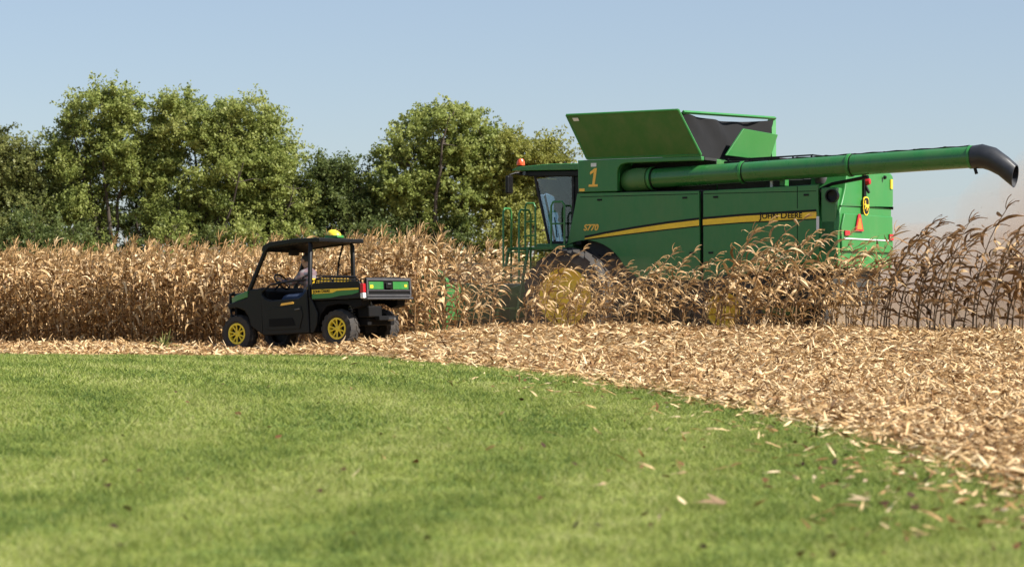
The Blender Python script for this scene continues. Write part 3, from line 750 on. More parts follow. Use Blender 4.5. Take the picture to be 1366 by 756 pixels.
# ------------------------------------------------------------------ combine harvester
ROTZ = math.pi - AL
def combine():
    root = empty('combine_harvester', (2.17, 45.4, 0), (0, 0, ROTZ))
    tag(root, 'large green combine harvester with open grain tank covers and folded unloading auger', 'harvester')
    G = M['paint']
    # side panels (both flanks)
    for s in (1, -1):
        ya, yb = (1.58, 1.65) if s > 0 else (-1.65, -1.58)
        fp = [(.05, 2.935), (.12, 2.6), (.27, 1.97), (.42, 1.86)] + arc(-.12, 1.02, 1.0, 62, 150, 10) + [(-1.25, 1.30), (-2.62, 1.22), (-2.60, 2.925)]
        p = MB().prism(fp, ya, yb).build('front_side_panel', G, root, .018)
        rp = [(-2.68, 2.925), (-5.03, 2.985), (-5.06, 1.65), (-4.6, 1.5), (-2.68, 1.22)]
        p2 = MB().prism(rp, ya, yb).build('rear_side_panel', G, root, .018)
        y_o = 1.654 if s > 0 else -1.654
        def stripe(par, pts, m, th, nm):
            a, b = (y_o, y_o + th) if s > 0 else (y_o - th, y_o)
            MB().prism(pts, a, b).build(nm, M[m], par, smooth=0)
        def up(x): return float(np.interp(-x, [.1, .6, 1.2, 1.9, 2.6, 3.5, 5.0], [2.055, 2.14, 2.225, 2.31, 2.375, 2.43, 2.485]))
        def lo(x): return float(np.interp(-x, [.1, .6, 1.2, 1.9, 2.6, 3.5, 5.0], [2.035, 2.085, 2.145, 2.21, 2.268, 2.318, 2.363]))
        for par, a, b in ((p, -.12, -2.6), (p2, -2.68, -5.0)):
            xsn = np.linspace(a, b, 12)
            stripe(par, [(x, up(x)) for x in xsn] + [(x, lo(x)) for x in xsn[::-1]], 'yellow', .004, 'stripe')
            stripe(par, [(x, up(x) + .045) for x in xsn] + [(x, up(x) + .003) for x in xsn[::-1]], 'black', .003, 'stripe_edge')
            stripe(par, [(x, lo(x) - .003) for x in xsn] + [(x, lo(x) - .022) for x in xsn[::-1]], 'black', .003, 'stripe_edge')
        if s > 0:
            text_mesh('lettering', [('J', .12), ('OHN ', .095), ('D', .12), ('EERE', .095)], M['black'], on_left(-3.86, 2.375, 1.660, .86), p2, bold=.002)
            text_mesh('lettering', [('S770', .1)], M['orange_num'], on_left(-.09, 2.21, 1.655, .34), p, shear=.25, bold=.003)
            MB().box(-5.055, -5.0, 1.651, 1.657, 2.14, 2.40).build('reflector', M['white'], p2, smooth=0)
    det = MB()
    for x in (-4.62,): det.box(x - .006, x + .006, 1.6505, 1.6525, 1.62, 2.33); det.box(x - .006, x + .006, 1.6505, 1.6525, 2.55, 2.96)
    det.box(-5.0, -2.70, 1.6505, 1.653, 2.86, 2.872); det.box(-2.58, -.02, 1.6505, 1.653, 2.86, 2.872)
    det.build('panel_seam', M['black_matt'], root, smooth=0)
    for x, z in ((-.45, 2.80), (-2.3, 2.80), (-2.95, 2.80), (-4.8, 2.80), (-2.45, 1.75), (-2.85, 1.75)): MB().box(x - .05, x + .05, 1.652, 1.668, z - .018, z + .018).build('panel_latch', M['black'], root, .005)
    # body core
    MB().box(-5.0, -.1, -1.5, 1.5, 1.15, 2.9).build('body_core', M['dark_cavity'], root)
    # tank walls and the bay the auger lies in
    fr = [(.05, 2.955), (.06, 3.585), (-2.64, 3.585), (-2.64, 3.50), (-1.02, 3.50), (-.90, 3.47), (-.84, 3.40), (-.82, 3.30), (-.82, 2.955)]
    tw = MB().prism(fr, 1.50, 1.62).build('tank_side', G, root, .02)
    one = [(0, 0), (.20, 0), (.205, .045), (.135, .045), (.185, .36), (.135, .36), (.03, .285), (.035, .235), (.115, .28), (.08, .045), (.005, .045)]
    MB().prism([(-.19 - a, 3.06 + b) for a, b in one], 1.6215, 1.6265).build('number', M['orange_num'], tw, smooth=0)
    MB().box(-.36, -.24, 1.621, 1.626, 3.45, 3.52).build('sticker', M['white'], tw, smooth=0)
    MB().box(-.10, .02, 1.621, 1.626, 2.975, 3.03).build('sticker', M['orange_num'], tw, smooth=0)
    MB().prism([(.05, 2.955), (.06, 3.585), (-2.64, 3.585), (-2.64, 2.955)], -1.62, -1.50).build('tank_side', G, root, .02)
    MB().box(-2.64, .0, -1.49, .95, 2.91, 3.56).build('grain_tank', M['paint_dusty'], root, .02)
    MB().box(-2.63, -.80, .955, .97, 2.96, 3.515).build('bay_shade_wall', M['dark_cavity'], root)  # dark sheet over the green tank wall, painting in the bay's shade
    MB().box(-2.70, -.80, .975, 1.49, 2.91, 2.95).build('auger_bay_floor', M['dark_cavity'], root)
    MB().box(-.79, .04, -1.48, 1.49, 2.96, 3.55).build('tank_front', G, root, .02)
    MB().box(-2.64, -.8, .96, 1.49, 3.52, 3.57).build('bay_shade_roof', M['dark_cavity'], root)  # dark colour here also stands for shade inside the bay
    # tank covers: two flank covers hinged at the edge, rear cover, fabric between
    for s in (1, -1):
        yb, yt = s * 1.60, s * 2.12; n = s * .02
        b = [(-.15, yb, 3.605), (-2.62, yb, 3.605), (-2.40, yt, 4.43), (.02, yt, 4.43)]
        c = MB().hexa([Vector(v) + Vector((0, -n, -.02)) for v in b] + [Vector(v) + Vector((0, n, .012)) for v in b]).build('tank_cover', M['paint_dusty'], root, .008)
        # folded edge round the cover
        e = MB()
        off = Vector((0, n * 1.6, .02))
        for i in range(4):
            e.tube([Vector(b[i]) + off * .3, Vector(b[(i + 1) % 4]) + off * .3], .024, 6)
        e.build('cover_edge', M['paint_light'], c)
        if s > 0:
            cc = Vector(b[3]).lerp(Vector(b[0]), .12) + Vector((-.17, .03, .02))
            dn = (Vector(b[0]) - Vector(b[3])).normalized(); ax = Vector((-1, 0, 0)); nn = Vector((0, .85, -.5))
            q = [cc - ax * .06 - dn * .035 + nn * .012, cc + ax * .06 - dn * .035 + nn * .012, cc + ax * .06 + dn * .035 + nn * .012, cc - ax * .06 + dn * .035 + nn * .012]
            MB().hexa(q + [v + nn * .006 for v in q]).build('sticker', M['white'], c, smooth=0)
    MB().tube([(-2.42, -2.06, 4.52), (-2.68, -1.50, 3.62)], .085, 4).build('cover_strut', M['paint_light'], root)
    MB().tube([(-2.45, 2.02, 4.40), (-2.50, -2.05, 4.55)], .034, 4).build('cover_rail', M['paint_light'], root)
    # rear cover seen from outside
    rc = [(-2.72, .75, 3.64), (-2.72, -1.25, 3.64), (-2.86, -1.35, 4.16), (-2.86, .25, 4.18)]
    MB().hexa([Vector(v) + Vector((.02, 0, 0)) for v in rc] + [Vector(v) + Vector((-.02, 0, 0)) for v in rc]).build('rear_tank_cover', M['paint_light'], root, .008)
    F = MB(); nu, nv = 22, 10; vs = []
    rnf = random.Random(3)
    for thick in (0, .025):
        for j in range(nv + 1):
            for i in range(nu + 1):
                u, v = i / nu, j / nv
                yb = 1.5 - 3.0 * u; yt = 2.08 - 4.16 * u
                zt = 4.40 + .13 * u - .10 * math.sin(math.pi * u) ** .7
                y = yb + (yt - yb) * v; z = 3.58 + (zt - 3.58) * v
                x = -2.56 + .10 * v + .07 * math.sin(u * 9 + v * 2) * v * (1 - v * .3) + .05 * math.sin(u * 23 + 3 * v) * v + .13 * math.sin(math.pi * u) * v
                vs.append((x + thick, y, z))
    N = (nu + 1) * (nv + 1); fs = []
    for t in (0, N):
        for j in range(nv):
            for i in range(nu):
                a = t + j * (nu + 1) + i; fs.append((a, a + 1, a + nu + 2, a + nu + 1))
    bd = [i for i in range(nu + 1)] + [j * (nu + 1) + nu for j in range(1, nv + 1)] + [nv * (nu + 1) + i for i in range(nu - 1, -1, -1)] + [j * (nu + 1) for j in range(nv - 1, 0, -1)]
    fs += [(bd[i], bd[(i + 1) % len(bd)], bd[(i + 1) % len(bd)] + N, bd[i] + N) for i in range(len(bd))]
    F.add(vs, fs).build('tank_fabric', M['fabric'], root, smooth=60)
    # folded auger
    A0, A1 = Vector((-1.15, 1.40, 3.185)), Vector((-8.02, 1.70, 3.395))
    au = MB().tube([A0, A1], .192, 40, caps=True).build('unloading_auger', M['auger'], root)
    el = MB(); el.tube([(-1.02, .98, 3.12), (-.96, 1.18, 3.14), (-1.0, 1.34, 3.165), (-1.16, 1.40, 3.185), (-1.42, 1.411, 3.193)], [.22, .235, .24, .232, .218], 24); el.build('auger_elbow', M['paint_dusty'], root, smooth=50)
    for t, rr in ((.05, .226), (.335, .214), (.655, .214), (.995, .208)):
        p = A0.lerp(A1, t); d = (A1 - A0).normalized()
        MB().tube([p - d * .025, p + d * .025], rr, 32).build('flange', M['paint_light'], au)
        MB().tube([p + d * .04, p + d * .055], rr - .012, 32).build('flange_seal', M['black'], au)
    hs = MB(); pts = [A0.lerp(A1, t) + Vector((0, 0, .202 + .006 * math.sin(t * 90))) for t in np.linspace(.33, .99, 40)]
    hs.tube(pts, .012, 6); hs.tube([p + Vector((0, -.05, -.005)) for p in pts], .010, 6)
    for p in pts[::5]: hs.box(p.x - .02, p.x + .02, p.y - .07, p.y + .02, p.z - .03, p.z + .014)
    hs.build('hose', M['black'], au)
    # rubber spout, open at its mouth
    secs = [((0, 0), .202, (0, 1), .202), ((-.18, .005), .218, (.02, 1), .218), ((-.36, -.05), .21, (-.30, .95), .21), ((-.56, -.18), .185, (-.45, .85), .19), ((-.77, -.36), .165, (-.16, .98), .205)]
    n_ = 28; vs = []
    for k in (1.0, .92):
        for (cx, cz), ry, (bx, bz), rb in secs:
            for i in range(n_):
                w = 2 * math.pi * i / n_
                vs.append((A1.x + cx + bx * math.sin(w) * rb * k, A1.y + .02 + math.cos(w) * ry * k, A1.z + cz + bz * math.sin(w) * rb * k))
    fs = []; ns = len(secs)
    for o_ in (0, ns * n_):
        for j_ in range(ns - 1):
            for i in range(n_): fs.append((o_ + j_ * n_ + i, o_ + j_ * n_ + (i + 1) % n_, o_ + (j_ + 1) * n_ + (i + 1) % n_, o_ + (j_ + 1) * n_ + i))
    for j_ in (0, ns - 1): fs += [(j_ * n_ + i, j_ * n_ + (i + 1) % n_, ns * n_ + j_ * n_ + (i + 1) % n_, ns * n_ + j_ * n_ + i) for i in range(n_)]
    spm = MB().add(vs, fs)
    spm.build('spout', M['spout'], root, smooth=60)
    MB().tube([A1 + Vector((-.03, 0, -.20)), A1 + Vector((-.06, 0, -.30))], .03, 8).build('spout_latch', M['black'], root)
    MB().tube([(-6.0, 1.62, 3.10), (-5.2, 1.4, 3.0), (-4.9, 1.3, 2.9)], .035, 8).build('auger_rest', M['black'], root)
    MB().box(-4.05, -4.0, 1.45, 1.5, 2.95, 3.16).build('auger_cradle', M['steel'], root)
    # engine deck
    dk = MB(); dk.box(-4.95, -2.72, -1.35, 1.1, 2.91, 3.12); dk.box(-4.3, -3.0, -1.1, .6, 3.12, 3.42); dk.box(-3.4, -2.75, -1.2, .9, 3.12, 3.52)
    dk.build('engine_deck', M['dark_cavity'], root, .02)
    MB().lathe([(.13, 0), (.14, .05), (.14, .18), (.10, .24), (.001, .25)], (-4.9, 1.15, 3.02), 'z', 20).build('air_cleaner', M['grey'], root)
    MB().box(-4.25, -4.17, 1.2, 1.45, 2.99, 3.18).build('bracket', M['paint_light'], root, .01)
    rl = MB()
    for zz in (3.47, 3.54): rl.tube([(-2.8, .9, zz), (-4.6, .9, zz + .04), (-4.6, -1.1, zz + .05)], .017, 6)
    for xx in (-2.85, -3.3, -3.75, -4.2, -4.58): rl.tube([(xx, .9, 3.1), (xx, .9, 3.57)], .017, 6)
    rl.build('deck_railing', M['black'], root)
    MB().box(-3.9, -2.9, .2, .84, 3.52, 3.56).build('deck_grating', M['grey'], root)
    # rear hood
    hood = [(1.16, 3.28), (1.28, 2.92), (1.40, 2.70), (1.52, 2.52), (1.60, 2.30), (1.60, 1.45), (-1.05, 1.45), (-1.02, 2.58), (-1.12, 2.68), (-1.12, 3.24), (-1.0, 3.30), (1.06, 3.34)]
    MB().prism(hood, -5.42, -4.7, 'x').build('rear_hood', M['paint_light'], root, .035)
    MB().prism([(1.30, 2.64), (1.48, 2.60), (1.02, 2.60), (-1.08, 2.60), (-1.08, 2.64)][:2] + [(-1.08, 2.66), (-1.08, 2.60)], -5.435, -5.40, 'x').build('hood_crease', M['paint'], root, .008)
    lower = [(1.42, 2.46), (1.56, 2.2), (1.54, 1.76), (-.98, 1.76), (-.95, 2.46)]
    MB().prism(lower, -5.47, -5.42, 'x').build('hood_door', M['paint_light'], root, .02)
    MB().box(-5.36, -5.06, 1.20, 1.60, 1.72, 2.93).build('hood_corner', G, root, .03)
    MB().lathe([(.001, .0), (.115, .0), (.125, .03), (.125, .12), (.10, .12), (.095, .05), (.001, .04)], (-5.31, 1.57, 2.77), 'y', 24).build('vent', M['black'], root)
    bk = MB(); bk.box(-5.47, -5.42, .37, .48, 2.78, 3.26); bk.tube([(-5.47, .42, 3.0), (-5.53, .40, 2.86)], .03, 6); bk.build('lamp_bracket', M['black'], root, .01)
    MB().lathe([(.001, -.10), (.055, -.09), (.075, -.03), (.075, 0)], (-5.45, .38, 3.08), 'x', 20).build('rear_lamp', M['red'], root)
    MB().lathe([(.001, -.05), (.03, -.045), (.04, 0)], (-5.45, -.55, 3.20), 'x', 14).build('rear_lamp', M['black'], root)
    # emblem: rounded shield with a leaping deer
    em = empty('emblem', (-5.47, .42, 2.62)); em.parent = root
    shield = [(a * .8, b * .8) for a, b in [(.155, .165), (.11, .205), (0, .222), (-.11, .205), (-.155, .165), (-.175, .06), (-.17, -.06), (-.14, -.15), (-.08, -.205), (0, -.222), (.08, -.205), (.14, -.15), (.17, -.06), (.175, .06)]]
    MB().prism([(a * 1.0, b * 1.0) for a, b in shield], -.012, 0, 'x').build('emblem_border', M['yellow'], em, smooth=0)
    MB().prism([(a * .86, b * .88) for a, b in shield], -.016, -.0125, 'x').build('emblem_field', M['black'], em, smooth=0)
    deer = [(a * .85, b * .85) for a, b in [(.13, .02), (.10, .06), (.07, .055), (.085, .10), (.06, .13), (.065, .09), (.04, .12), (.05, .07), (.03, .04), (-.05, .03), (-.11, .045), (-.13, .0), (-.10, .01), (-.13, -.06), (-.08, -.03), (-.05, -.02), (-.03, -.10), (.0, -.11), (-.015, -.03), (.03, -.01), (.08, -.07), (.10, -.06), (.06, .0), (.10, .03)]]
    MB().prism(deer, -.021, -.0165, 'x').build('emblem_deer', M['yellow'], em, smooth=0)
    tri = [(.20, -.13), (-.20, -.13), (-.05, .19), (.05, .19)]
    sm = MB().prism([(a + .80, b + 2.27) for a, b in tri], -5.505, -5.49, 'x').build('warning_triangle', M['red'], root, smooth=0)
    MB().prism([(a * .66 + .80, b * .66 + 2.26) for a, b in tri], -5.509, -5.506, 'x').build('triangle_centre', M['orange'], sm, smooth=0)
    MB().box(-5.445, -5.425, -1.02, -.92, 3.0, 3.18).build('sticker', M['yellow'], root, smooth=0)
    MB().box(-5.50, -5.48, 1.25, 1.48, 2.05, 2.14).build('reflector', M['red'], root, smooth=0)
    MB().box(-5.50, -5.48, -.92, -.72, 2.0, 2.12).build('reflector', M['red'], root, smooth=0)
    MB().box(-5.485, -5.473, -.7, 1.5, 1.985, 2.005).build('hood_rail', M['white'], root, smooth=0)
    MB().box(-5.2, -4.5, -1.0, 1.35, .75, 1.44).build('chopper', M['dark_cavity'], root, .03)
    # chassis, axles, feeder house
    MB().box(-4.5, .7, -1.0, 1.0, .75, 1.14).build('chassis', M['dark_cavity'], root, .03)
    MB().box(-.22, .22, -1.72, 1.72, .72, 1.1).build('front_axle', M['paint_dusty'], root, .03)
    MB().tube([(-3.18, -1.5, .66), (-3.18, 1.5, .66)], .12, 12).build('rear_axle', M['paint_dusty'], root)
    MB().hexa([(.6, -.65, .9), (2.5, -.65, .3), (2.5, .65, .3), (.6, .65, .9), (.6, -.65, 1.6), (2.5, -.65, 1.0), (2.5, .65, 1.0), (.6, .65, 1.6)]).build('feeder_house', G, root, .03)
    for s in (1, -1):
        wheel(root, 0, s * 2.05, .91, .93, .50, .57, s, lug_n=20, lug_h=.05)
        wheel(root, 0, s * 1.30, .91, .93, .50, .57, s, lug_n=20, lug_h=.05)
        wheel(root, -3.18, s * 1.62, .66, .66, .46, .34, s, lug_n=18, lug_h=.04)
    # cab
    cab = empty('cab', (0, 0, 0)); cab.parent = root
    wy = 1.0
    pr = [(.45, 1.95), (.48, 3.42), (1.42, 3.34), (1.10, 1.98)]
    for s in (1, -1):
        gl = MB(); y = s * wy
        gl.prism([(.52, 2.02), (.54, 3.34), (1.33, 3.28), (1.05, 2.05)], y - .006, y + .006).build('side_window', M['cab_glass'], cab, smooth=0)
        f = MB()
        f.tube([(1.06, y, 1.98), (1.40, y, 3.36)], .028, 8); f.tube([(.49, y, 1.98), (.51, y, 3.42)], .035, 8); f.tube([(1.06, y, 2.0), (.49, y, 1.98)], .035, 8); f.tube([(1.40, y, 3.34), (.51, y, 3.40)], .04, 8)
        f.build('window_frame', M['sky_glass_trim'], cab)
        MB().tube([(.86, s * 1.03, 2.1), (.92, s * 1.03, 2.5)], .012, 6).build('door_handle', M['black'], cab)
    # bowed front glass
    ws = MB(); nu = 10; vs = []
    for th in (0, .008):
        for v in (0, 1):
            for i in range(nu + 1):
                a = -1 + 2 * i / nu; bow = .28 * (1 - a * a)
                vs.append(((1.07 if v == 0 else 1.39) + bow + th, a * .97, 2.02 if v == 0 else 3.32))
    n1 = nu + 1; fs = []
    for t in (0, 2 * n1):
        fs += [(t + i, t + i + 1, t + n1 + i + 1, t + n1 + i) for i in range(nu)]
    ws.add(vs, fs).build('windshield', M['cab_glass'], cab, smooth=60)
    rf = [(.30, 3.43), (.30, 3.56), (1.0, 3.57), (1.72, 3.53), (1.86, 3.48), (1.86, 3.45)]
    MB().prism(rf, -1.12, 1.12).build('roof', G, cab, .03)
    MB().prism([(.30, 3.30), (.30, 3.425), (1.80, 3.44), (1.78, 3.37), (1.45, 3.33)], -1.06, 1.06).build('roof_liner', M['black'], cab, .02)
    MB().box(.32, .47, -1.0, 1.0, 1.95, 3.30).build('rear_wall', M['black'], cab)
    MB().prism([(.45, 1.80), (.45, 1.96), (1.30, 1.98), (1.30, 1.82)], -1.1, 1.1).build('cab_floor', G, cab, .02)
    st = MB(); st.box(.60, 1.05, -.28, .28, 2.25, 2.40); st.box(.58, .72, -.27, .27, 2.40, 3.02); st.box(.60, .70, -.14, .14, 3.05, 3.22); st.box(.7, .95, -.12, .12, 1.97, 2.25)
    st.build('operator_seat', M['black'], cab, .04)
    MB().box(.70, 1.15, .34, .52, 2.42, 2.52).build('arm_console', M['black'], cab, .03)
    MB().box(1.12, 1.16, .40, .66, 2.62, 2.84).build('monitor', M['black'], cab, .01)
    MB().prism([(.50, 2.85), (.50, 3.32), (.95, 3.30), (.74, 3.02)], .93, .95).build('sun_blind', M['black'], cab)
    cs = MB(); cs.tube([(1.18, 0, 1.98), (1.10, 0, 2.60)], .05, 8); cs.lathe([(.18, -.012), (.19, 0), (.18, .012), (.165, 0)], (1.06, 0, 2.66), 'z', 20, closed=True); cs.box(.85, 1.1, -.55, -.35, 2.3, 2.75)
    cs.build('steering_console', M['black'], cab, .01)
    MB().box(1.55, 1.62, .5, 1.1, 3.36, 3.43).build('work_light', M['lamp_glass'], cab)
    MB().lathe([(.075, 0), (.085, .03), (.075, .08), (.055, .125), (.001, .135)], (1.70, 1.04, 3.56), 'z', 20).build('beacon', M['beacon'], root)
    MB().tube([(1.70, 1.04, 3.45), (1.70, 1.04, 3.57)], .05, 10).build('beacon_base', M['black'], root)
    for s in (1, -1):
        mi = empty('mirror', (0, 0, 0)); mi.parent = root
        MB().tube([(1.62, s * 1.0, 3.42), (1.74, s * 1.2, 3.40), (1.78, s * 1.34, 3.36), (1.78, s * 1.36, 3.02)], .018, 6).build('mirror_arm', M['black'], mi)
        MB().box(1.74, 1.82, s * 1.36 - .10, s * 1.36 + .10, 2.98, 3.34).build('mirror_head', M['black'], mi, .03)
    # platform, ladder and hand rails on the near side
    pf = MB(); pf.box(.30, 1.50, 1.02, 1.75, 1.84, 1.90); pf.build('platform', M['paint_dusty'], root, .01)
    def hoop(pts): 
        MB().tube(pts, .021, 8).build('hand_rail', G, root, smooth=60)
    def hoopx(x0, x1, y0, y1, zb, zt):
        hoop([(x0, y0, zb), (x0, y0, zt - .08), (x0 + (x1 - x0) * .15, y0 + (y1 - y0) * .15, zt), (x0 + (x1 - x0) * .85, y0 + (y1 - y0) * .85, zt), (x1, y1, zt - .08), (x1, y1, zb)])
    hoopx(.60, .30, 1.72, 1.72, 1.85, 2.78)
    MB().tube([(.60, 1.72, 2.35), (.30, 1.72, 2.35)], .018, 6).build('hand_rail', G, root)
    hoopx(1.18, .95, 1.74, 1.74, 1.85, 2.76)
    MB().tube([(1.18, 1.74, 2.4), (.95, 1.74, 2.4)], .018, 6).build('hand_rail', G, root)
    MB().tube([(1.18, 1.74, 2.12), (.95, 1.74, 2.12)], .018, 6).build('hand_rail', G, root)
    hoopx(1.50, 1.50, 1.75, 2.05, 1.2, 2.66)
    hoopx(1.05, 1.05, 1.75, 2.2, 1.2, 2.62)
    ld = MB()
    for xx in (1.52, 1.08): ld.tube([(xx, 1.80, 1.88), (xx, 2.25, .5)], .03, 6)
    for k in range(5):
        t = (k + .3) / 5; ld.box(1.08, 1.52, 1.80 + .45 * t - .08, 1.80 + .45 * t + .08, 1.88 - 1.38 * t - .015, 1.88 - 1.38 * t + .015)
    ld.build('ladder', M['paint_dusty'], root)
    # corn head
    hd = empty('corn_head', (0, 0, 0)); hd.parent = root
    fb = MB(); fb.box(2.2, 2.45, -3.05, 3.05, .45, .95); fb.box(2.2, 2.32, -3.05, 3.05, .95, 1.18); fb.tube([(2.6, -3.0, .55), (2.6, 3.0, .55)], .22, 14)
    fb.build('head_frame', G, hd, .02)
    for s in (1, -1):
        MB().prism([(2.15, .25), (2.15, 1.25), (2.35, 1.45), (2.75, 1.32), (3.2, .9), (3.4, .35)], s * 3.06 - .05, s * 3.06 + .05).build('end_shield', M['paint'], hd, .02)
    for k in range(9):
        yc = -3.0 + .75 * k; w = .26 if 0 < k < 8 else .2; top = 1.05 if 0 < k < 8 else 1.35
        sn = MB(); rings = []
        for (xx, hw, zb, zt) in ((2.5, w, .45, top), (3.1, w * .9, .35, top * .80), (3.7, w * .55, .22, top * .45), (4.25, .04, .12, .2)):
            rings.append([(xx, yc - hw, zb), (xx, yc - hw * .85, zb + (zt - zb) * .6), (xx, yc, zt), (xx, yc + hw * .85, zb + (zt - zb) * .6), (xx, yc + hw, zb)])
        vs = [p for rr in rings for p in rr]; fs = [(0, 1, 2, 3, 4), (19, 18, 17, 16, 15)]
        for i in range(3):
            for j in range(5): fs.append((i * 5 + j, i * 5 + (j + 1) % 5, (i + 1) * 5 + (j + 1) % 5, (i + 1) * 5 + j))
        sn.add(vs, fs).build('row_divider', M['paint'], hd, .015)
    return root
combine()

# ------------------------------------------------------------------ utility vehicle
UTV_O = (-2.675, 40.005, 0.04)
def utility_vehicle():
    root = empty('utility_vehicle', UTV_O, (0, R(2.9), ROTZ))
    tag(root, 'black and green utility vehicle with cargo bed and yellow wheels, parked in corn litter', 'utility vehicle')
    B = M['black']; G = M['paint']
    for s in (1, -1):
        wheel(root, 2.22, s * .62, .33, .33, .25, .185, s, spokes=5, lug_n=16, lug_h=.022)
        wheel(root, 0, s * .62, .33, .33, .28, .185, s, spokes=5, lug_n=16, lug_h=.022)
    ch = MB(); ch.box(-.45, 2.35, -.42, .42, .36, .50); ch.box(.45, 1.70, -.66, .66, .28, .40); ch.box(1.62, 2.38, -.30, .30, .45, .92); ch.build('chassis', M['black_matt'], root, .02)
    # body flanks
    for s in (1, -1):
        a, b = (.66, .74) if s > 0 else (-.74, -.66)
        MB().prism([(1.62, .28), (1.88, .45), (1.93, .62), (2.02, .74), (2.20, .80), (2.38, .78), (2.40, .86), (2.30, .89), (1.96, .96), (1.88, 1.10), (1.60, 1.12)], a, b).build('front_fender', B, root, .02)
        MB().prism(([(.58, .27), (1.61, .27), (1.61, 1.02), (1.52, .93), (1.40, .89), (.80, .90), (.70, .95), (.60, 1.06)] if s > 0 else [(.58, .27), (1.61, .27), (1.61, 1.10), (1.56, 1.18), (.74, 1.22), (.60, 1.22)]), (.69 if s > 0 else -.76), (.76 if s > 0 else -.69)).build('door', B, root, .025)
        MB().prism([(.58, .27), (.50, .27), (.42, .42), (.40, .62), (.50, .84), (.58, .95)], a, b).build('rear_fender', B, root, .02)
    d0 = .768
    MB().prism([(1.18, .785), (1.16, .825), (.90, .845), (.88, .805)], d0, d0 + .004).build('door_decal', M['orange_num'], root, smooth=0)
    MB().prism([(1.52, .36), (1.52, .70), (1.36, .76), (.74, .76), (.70, .60), (.78, .36)], .762, .774).build('door_skin', B, root, .012)
    MB().prism([(1.44, .42), (1.44, .56), (.92, .56), (.86, .42)], .775, .782).build('door_recess', M['black_matt'], root, .005)
    MB().tube([(1.60, .735, 1.06), (1.40, .745, 1.17), (.90, .745, 1.21), (.62, .735, 1.22)], .018, 8).build('grab_rail', B, root)
    MB().tube([(.86, .785, .70), (.76, .785, .71)], .012, 6).build('door_handle', M['grey'], root)
    # dash, floor, hood
    MB().prism([(1.55, .45), (1.95, .5), (1.93, 1.09), (1.70, 1.14), (1.55, 1.05)], -.64, .64).build('dashboard', M['black_matt'], root, .03)
    hv = []
    for (x, w, z) in ((2.41, .56, .93), (2.38, .62, 1.00), (2.20, .71, 1.045), (1.92, .75, 1.105)):
        hv.append([(x, -w, z - .13), (x, -w, z - .02), (x, -w * .8, z + .012), (x, 0, z + .03), (x, w * .8, z + .012), (x, w, z - .02), (x, w, z - .13)])
    vs = [p for q in hv for p in q]; fs = [tuple(range(7)), tuple(range(27, 20, -1))]
    for i in range(3):
        for j in range(7): fs.append((i * 7 + j, i * 7 + (j + 1) % 7, (i + 1) * 7 + (j + 1) % 7, (i + 1) * 7 + j))
    MB().add(vs, fs).build('hood', G, root, .012)
    MB().box(2.36, 2.43, -.5, .5, .66, .90).build('grille', M['black_matt'], root, .02)
    for s in (1, -1):
        MB().prism([(s * .30, .84), (s * .50, .86), (s * .52, .93), (s * .32, .92)], 2.41, 2.45, 'x').build('headlight', M['lamp_glass'], root)
    gd = MB()
    for s in (1, -1):
        gd.tube([(2.40, s * .46, .60), (2.52, s * .46, .64), (2.55, s * .46, .85), (2.53, s * .46, 1.04), (2.44, s * .46, 1.08)], .022, 8)
        gd.tube([(2.54, s * .18, .62), (2.55, s * .18, 1.04)], .016, 6)
    for zz in (.66, .85, 1.05): gd.tube([(2.545, .46, zz), (2.56, 0, zz), (2.545, -.46, zz)], .024, 8)
    gd.box(2.53, 2.56, .28, .44, .74, 1.0)
    gd.build('brush_guard', B, root, smooth=60)
    # roll cage
    cg = MB()
    for s in (1, -1):
        cg.tube([(1.93, s * .68, 1.08), (1.56, s * .63, 1.80), (1.48, s * .62, 1.86), (.60, s * .63, 1.90), (.56, s * .64, 1.84), (.60, s * .68, .90)], .042, 8)
    for x, z in ((1.50, 1.85), (.58, 1.89)): cg.tube([(x, .62, z), (x, -.62, z)], .03, 8)
    cg.tube([(1.93, .66, 1.10), (1.93, -.66, 1.10)], .025, 8)
    cg.tube([(.60, .66, 1.20), (.60, -.66, 1.20)], .022, 8)
    cg.build('roll_cage', B, root, smooth=50)
    rf = [(.33, 1.87), (.33, 1.945), (.9, 1.965), (1.45, 1.935), (1.60, 1.88), (1.63, 1.79), (1.55, 1.76), (1.45, 1.84), (.9, 1.88)]
    MB().prism(rf, -.68, .68).build('roof', B, root, .018)
    MB().box(1.38, 1.44, -.14, .14, 1.70, 1.82).build('rear_view_mirror', B, root, .02)
    MB().tube([(.74, -.60, 1.88), (.82, -.58, 1.6), (.86, -.56, 1.3), (.78, -.5, 1.15)], .016, 6).build('seat_belt', M['black_matt'], root)
    # receiver on the roof
    gp = empty('satellite_receiver', (.50, 0, 1.955)); gp.parent = root
    MB().prism([(-.15, 0), (-.14, .05), (.128, .06), (.15, .03), (.14, 0)], -.10, .10).build('receiver_base', M['paint_light'], gp, .03)
    vs = []; fs = []
    nu, nv = 16, 6
    for j in range(nv + 1):
        w = math.pi / 2 * j / nv
        for i in range(nu):
            a = 2 * math.pi * i / nu
            vs.append((.14 * math.cos(a) * math.cos(w) - .0, .108 * math.sin(a) * math.cos(w), .062 + .095 * math.sin(w) + .025 * math.cos(a) * math.cos(w)))
    for j in range(nv):
        for i in range(nu): fs.append((j * nu + i, j * nu + (i + 1) % nu, (j + 1) * nu + (i + 1) % nu, (j + 1) * nu + i))
    MB().add(vs, fs).build('receiver_dome', M['yellow_rim'], gp, smooth=80)
    # bench
    st = MB(); st.box(.72, 1.22, -.60, .60, .72, .84); st.build('seat', M['black'], root, .03)
    for yy in (.31, -.31): MB().prism([(.64, .84), (.76, .84), (.70, 1.22), (.62, 1.25), (.56, 1.22)], yy - .28, yy + .28).build('backrest', M['seat'], root, .03)
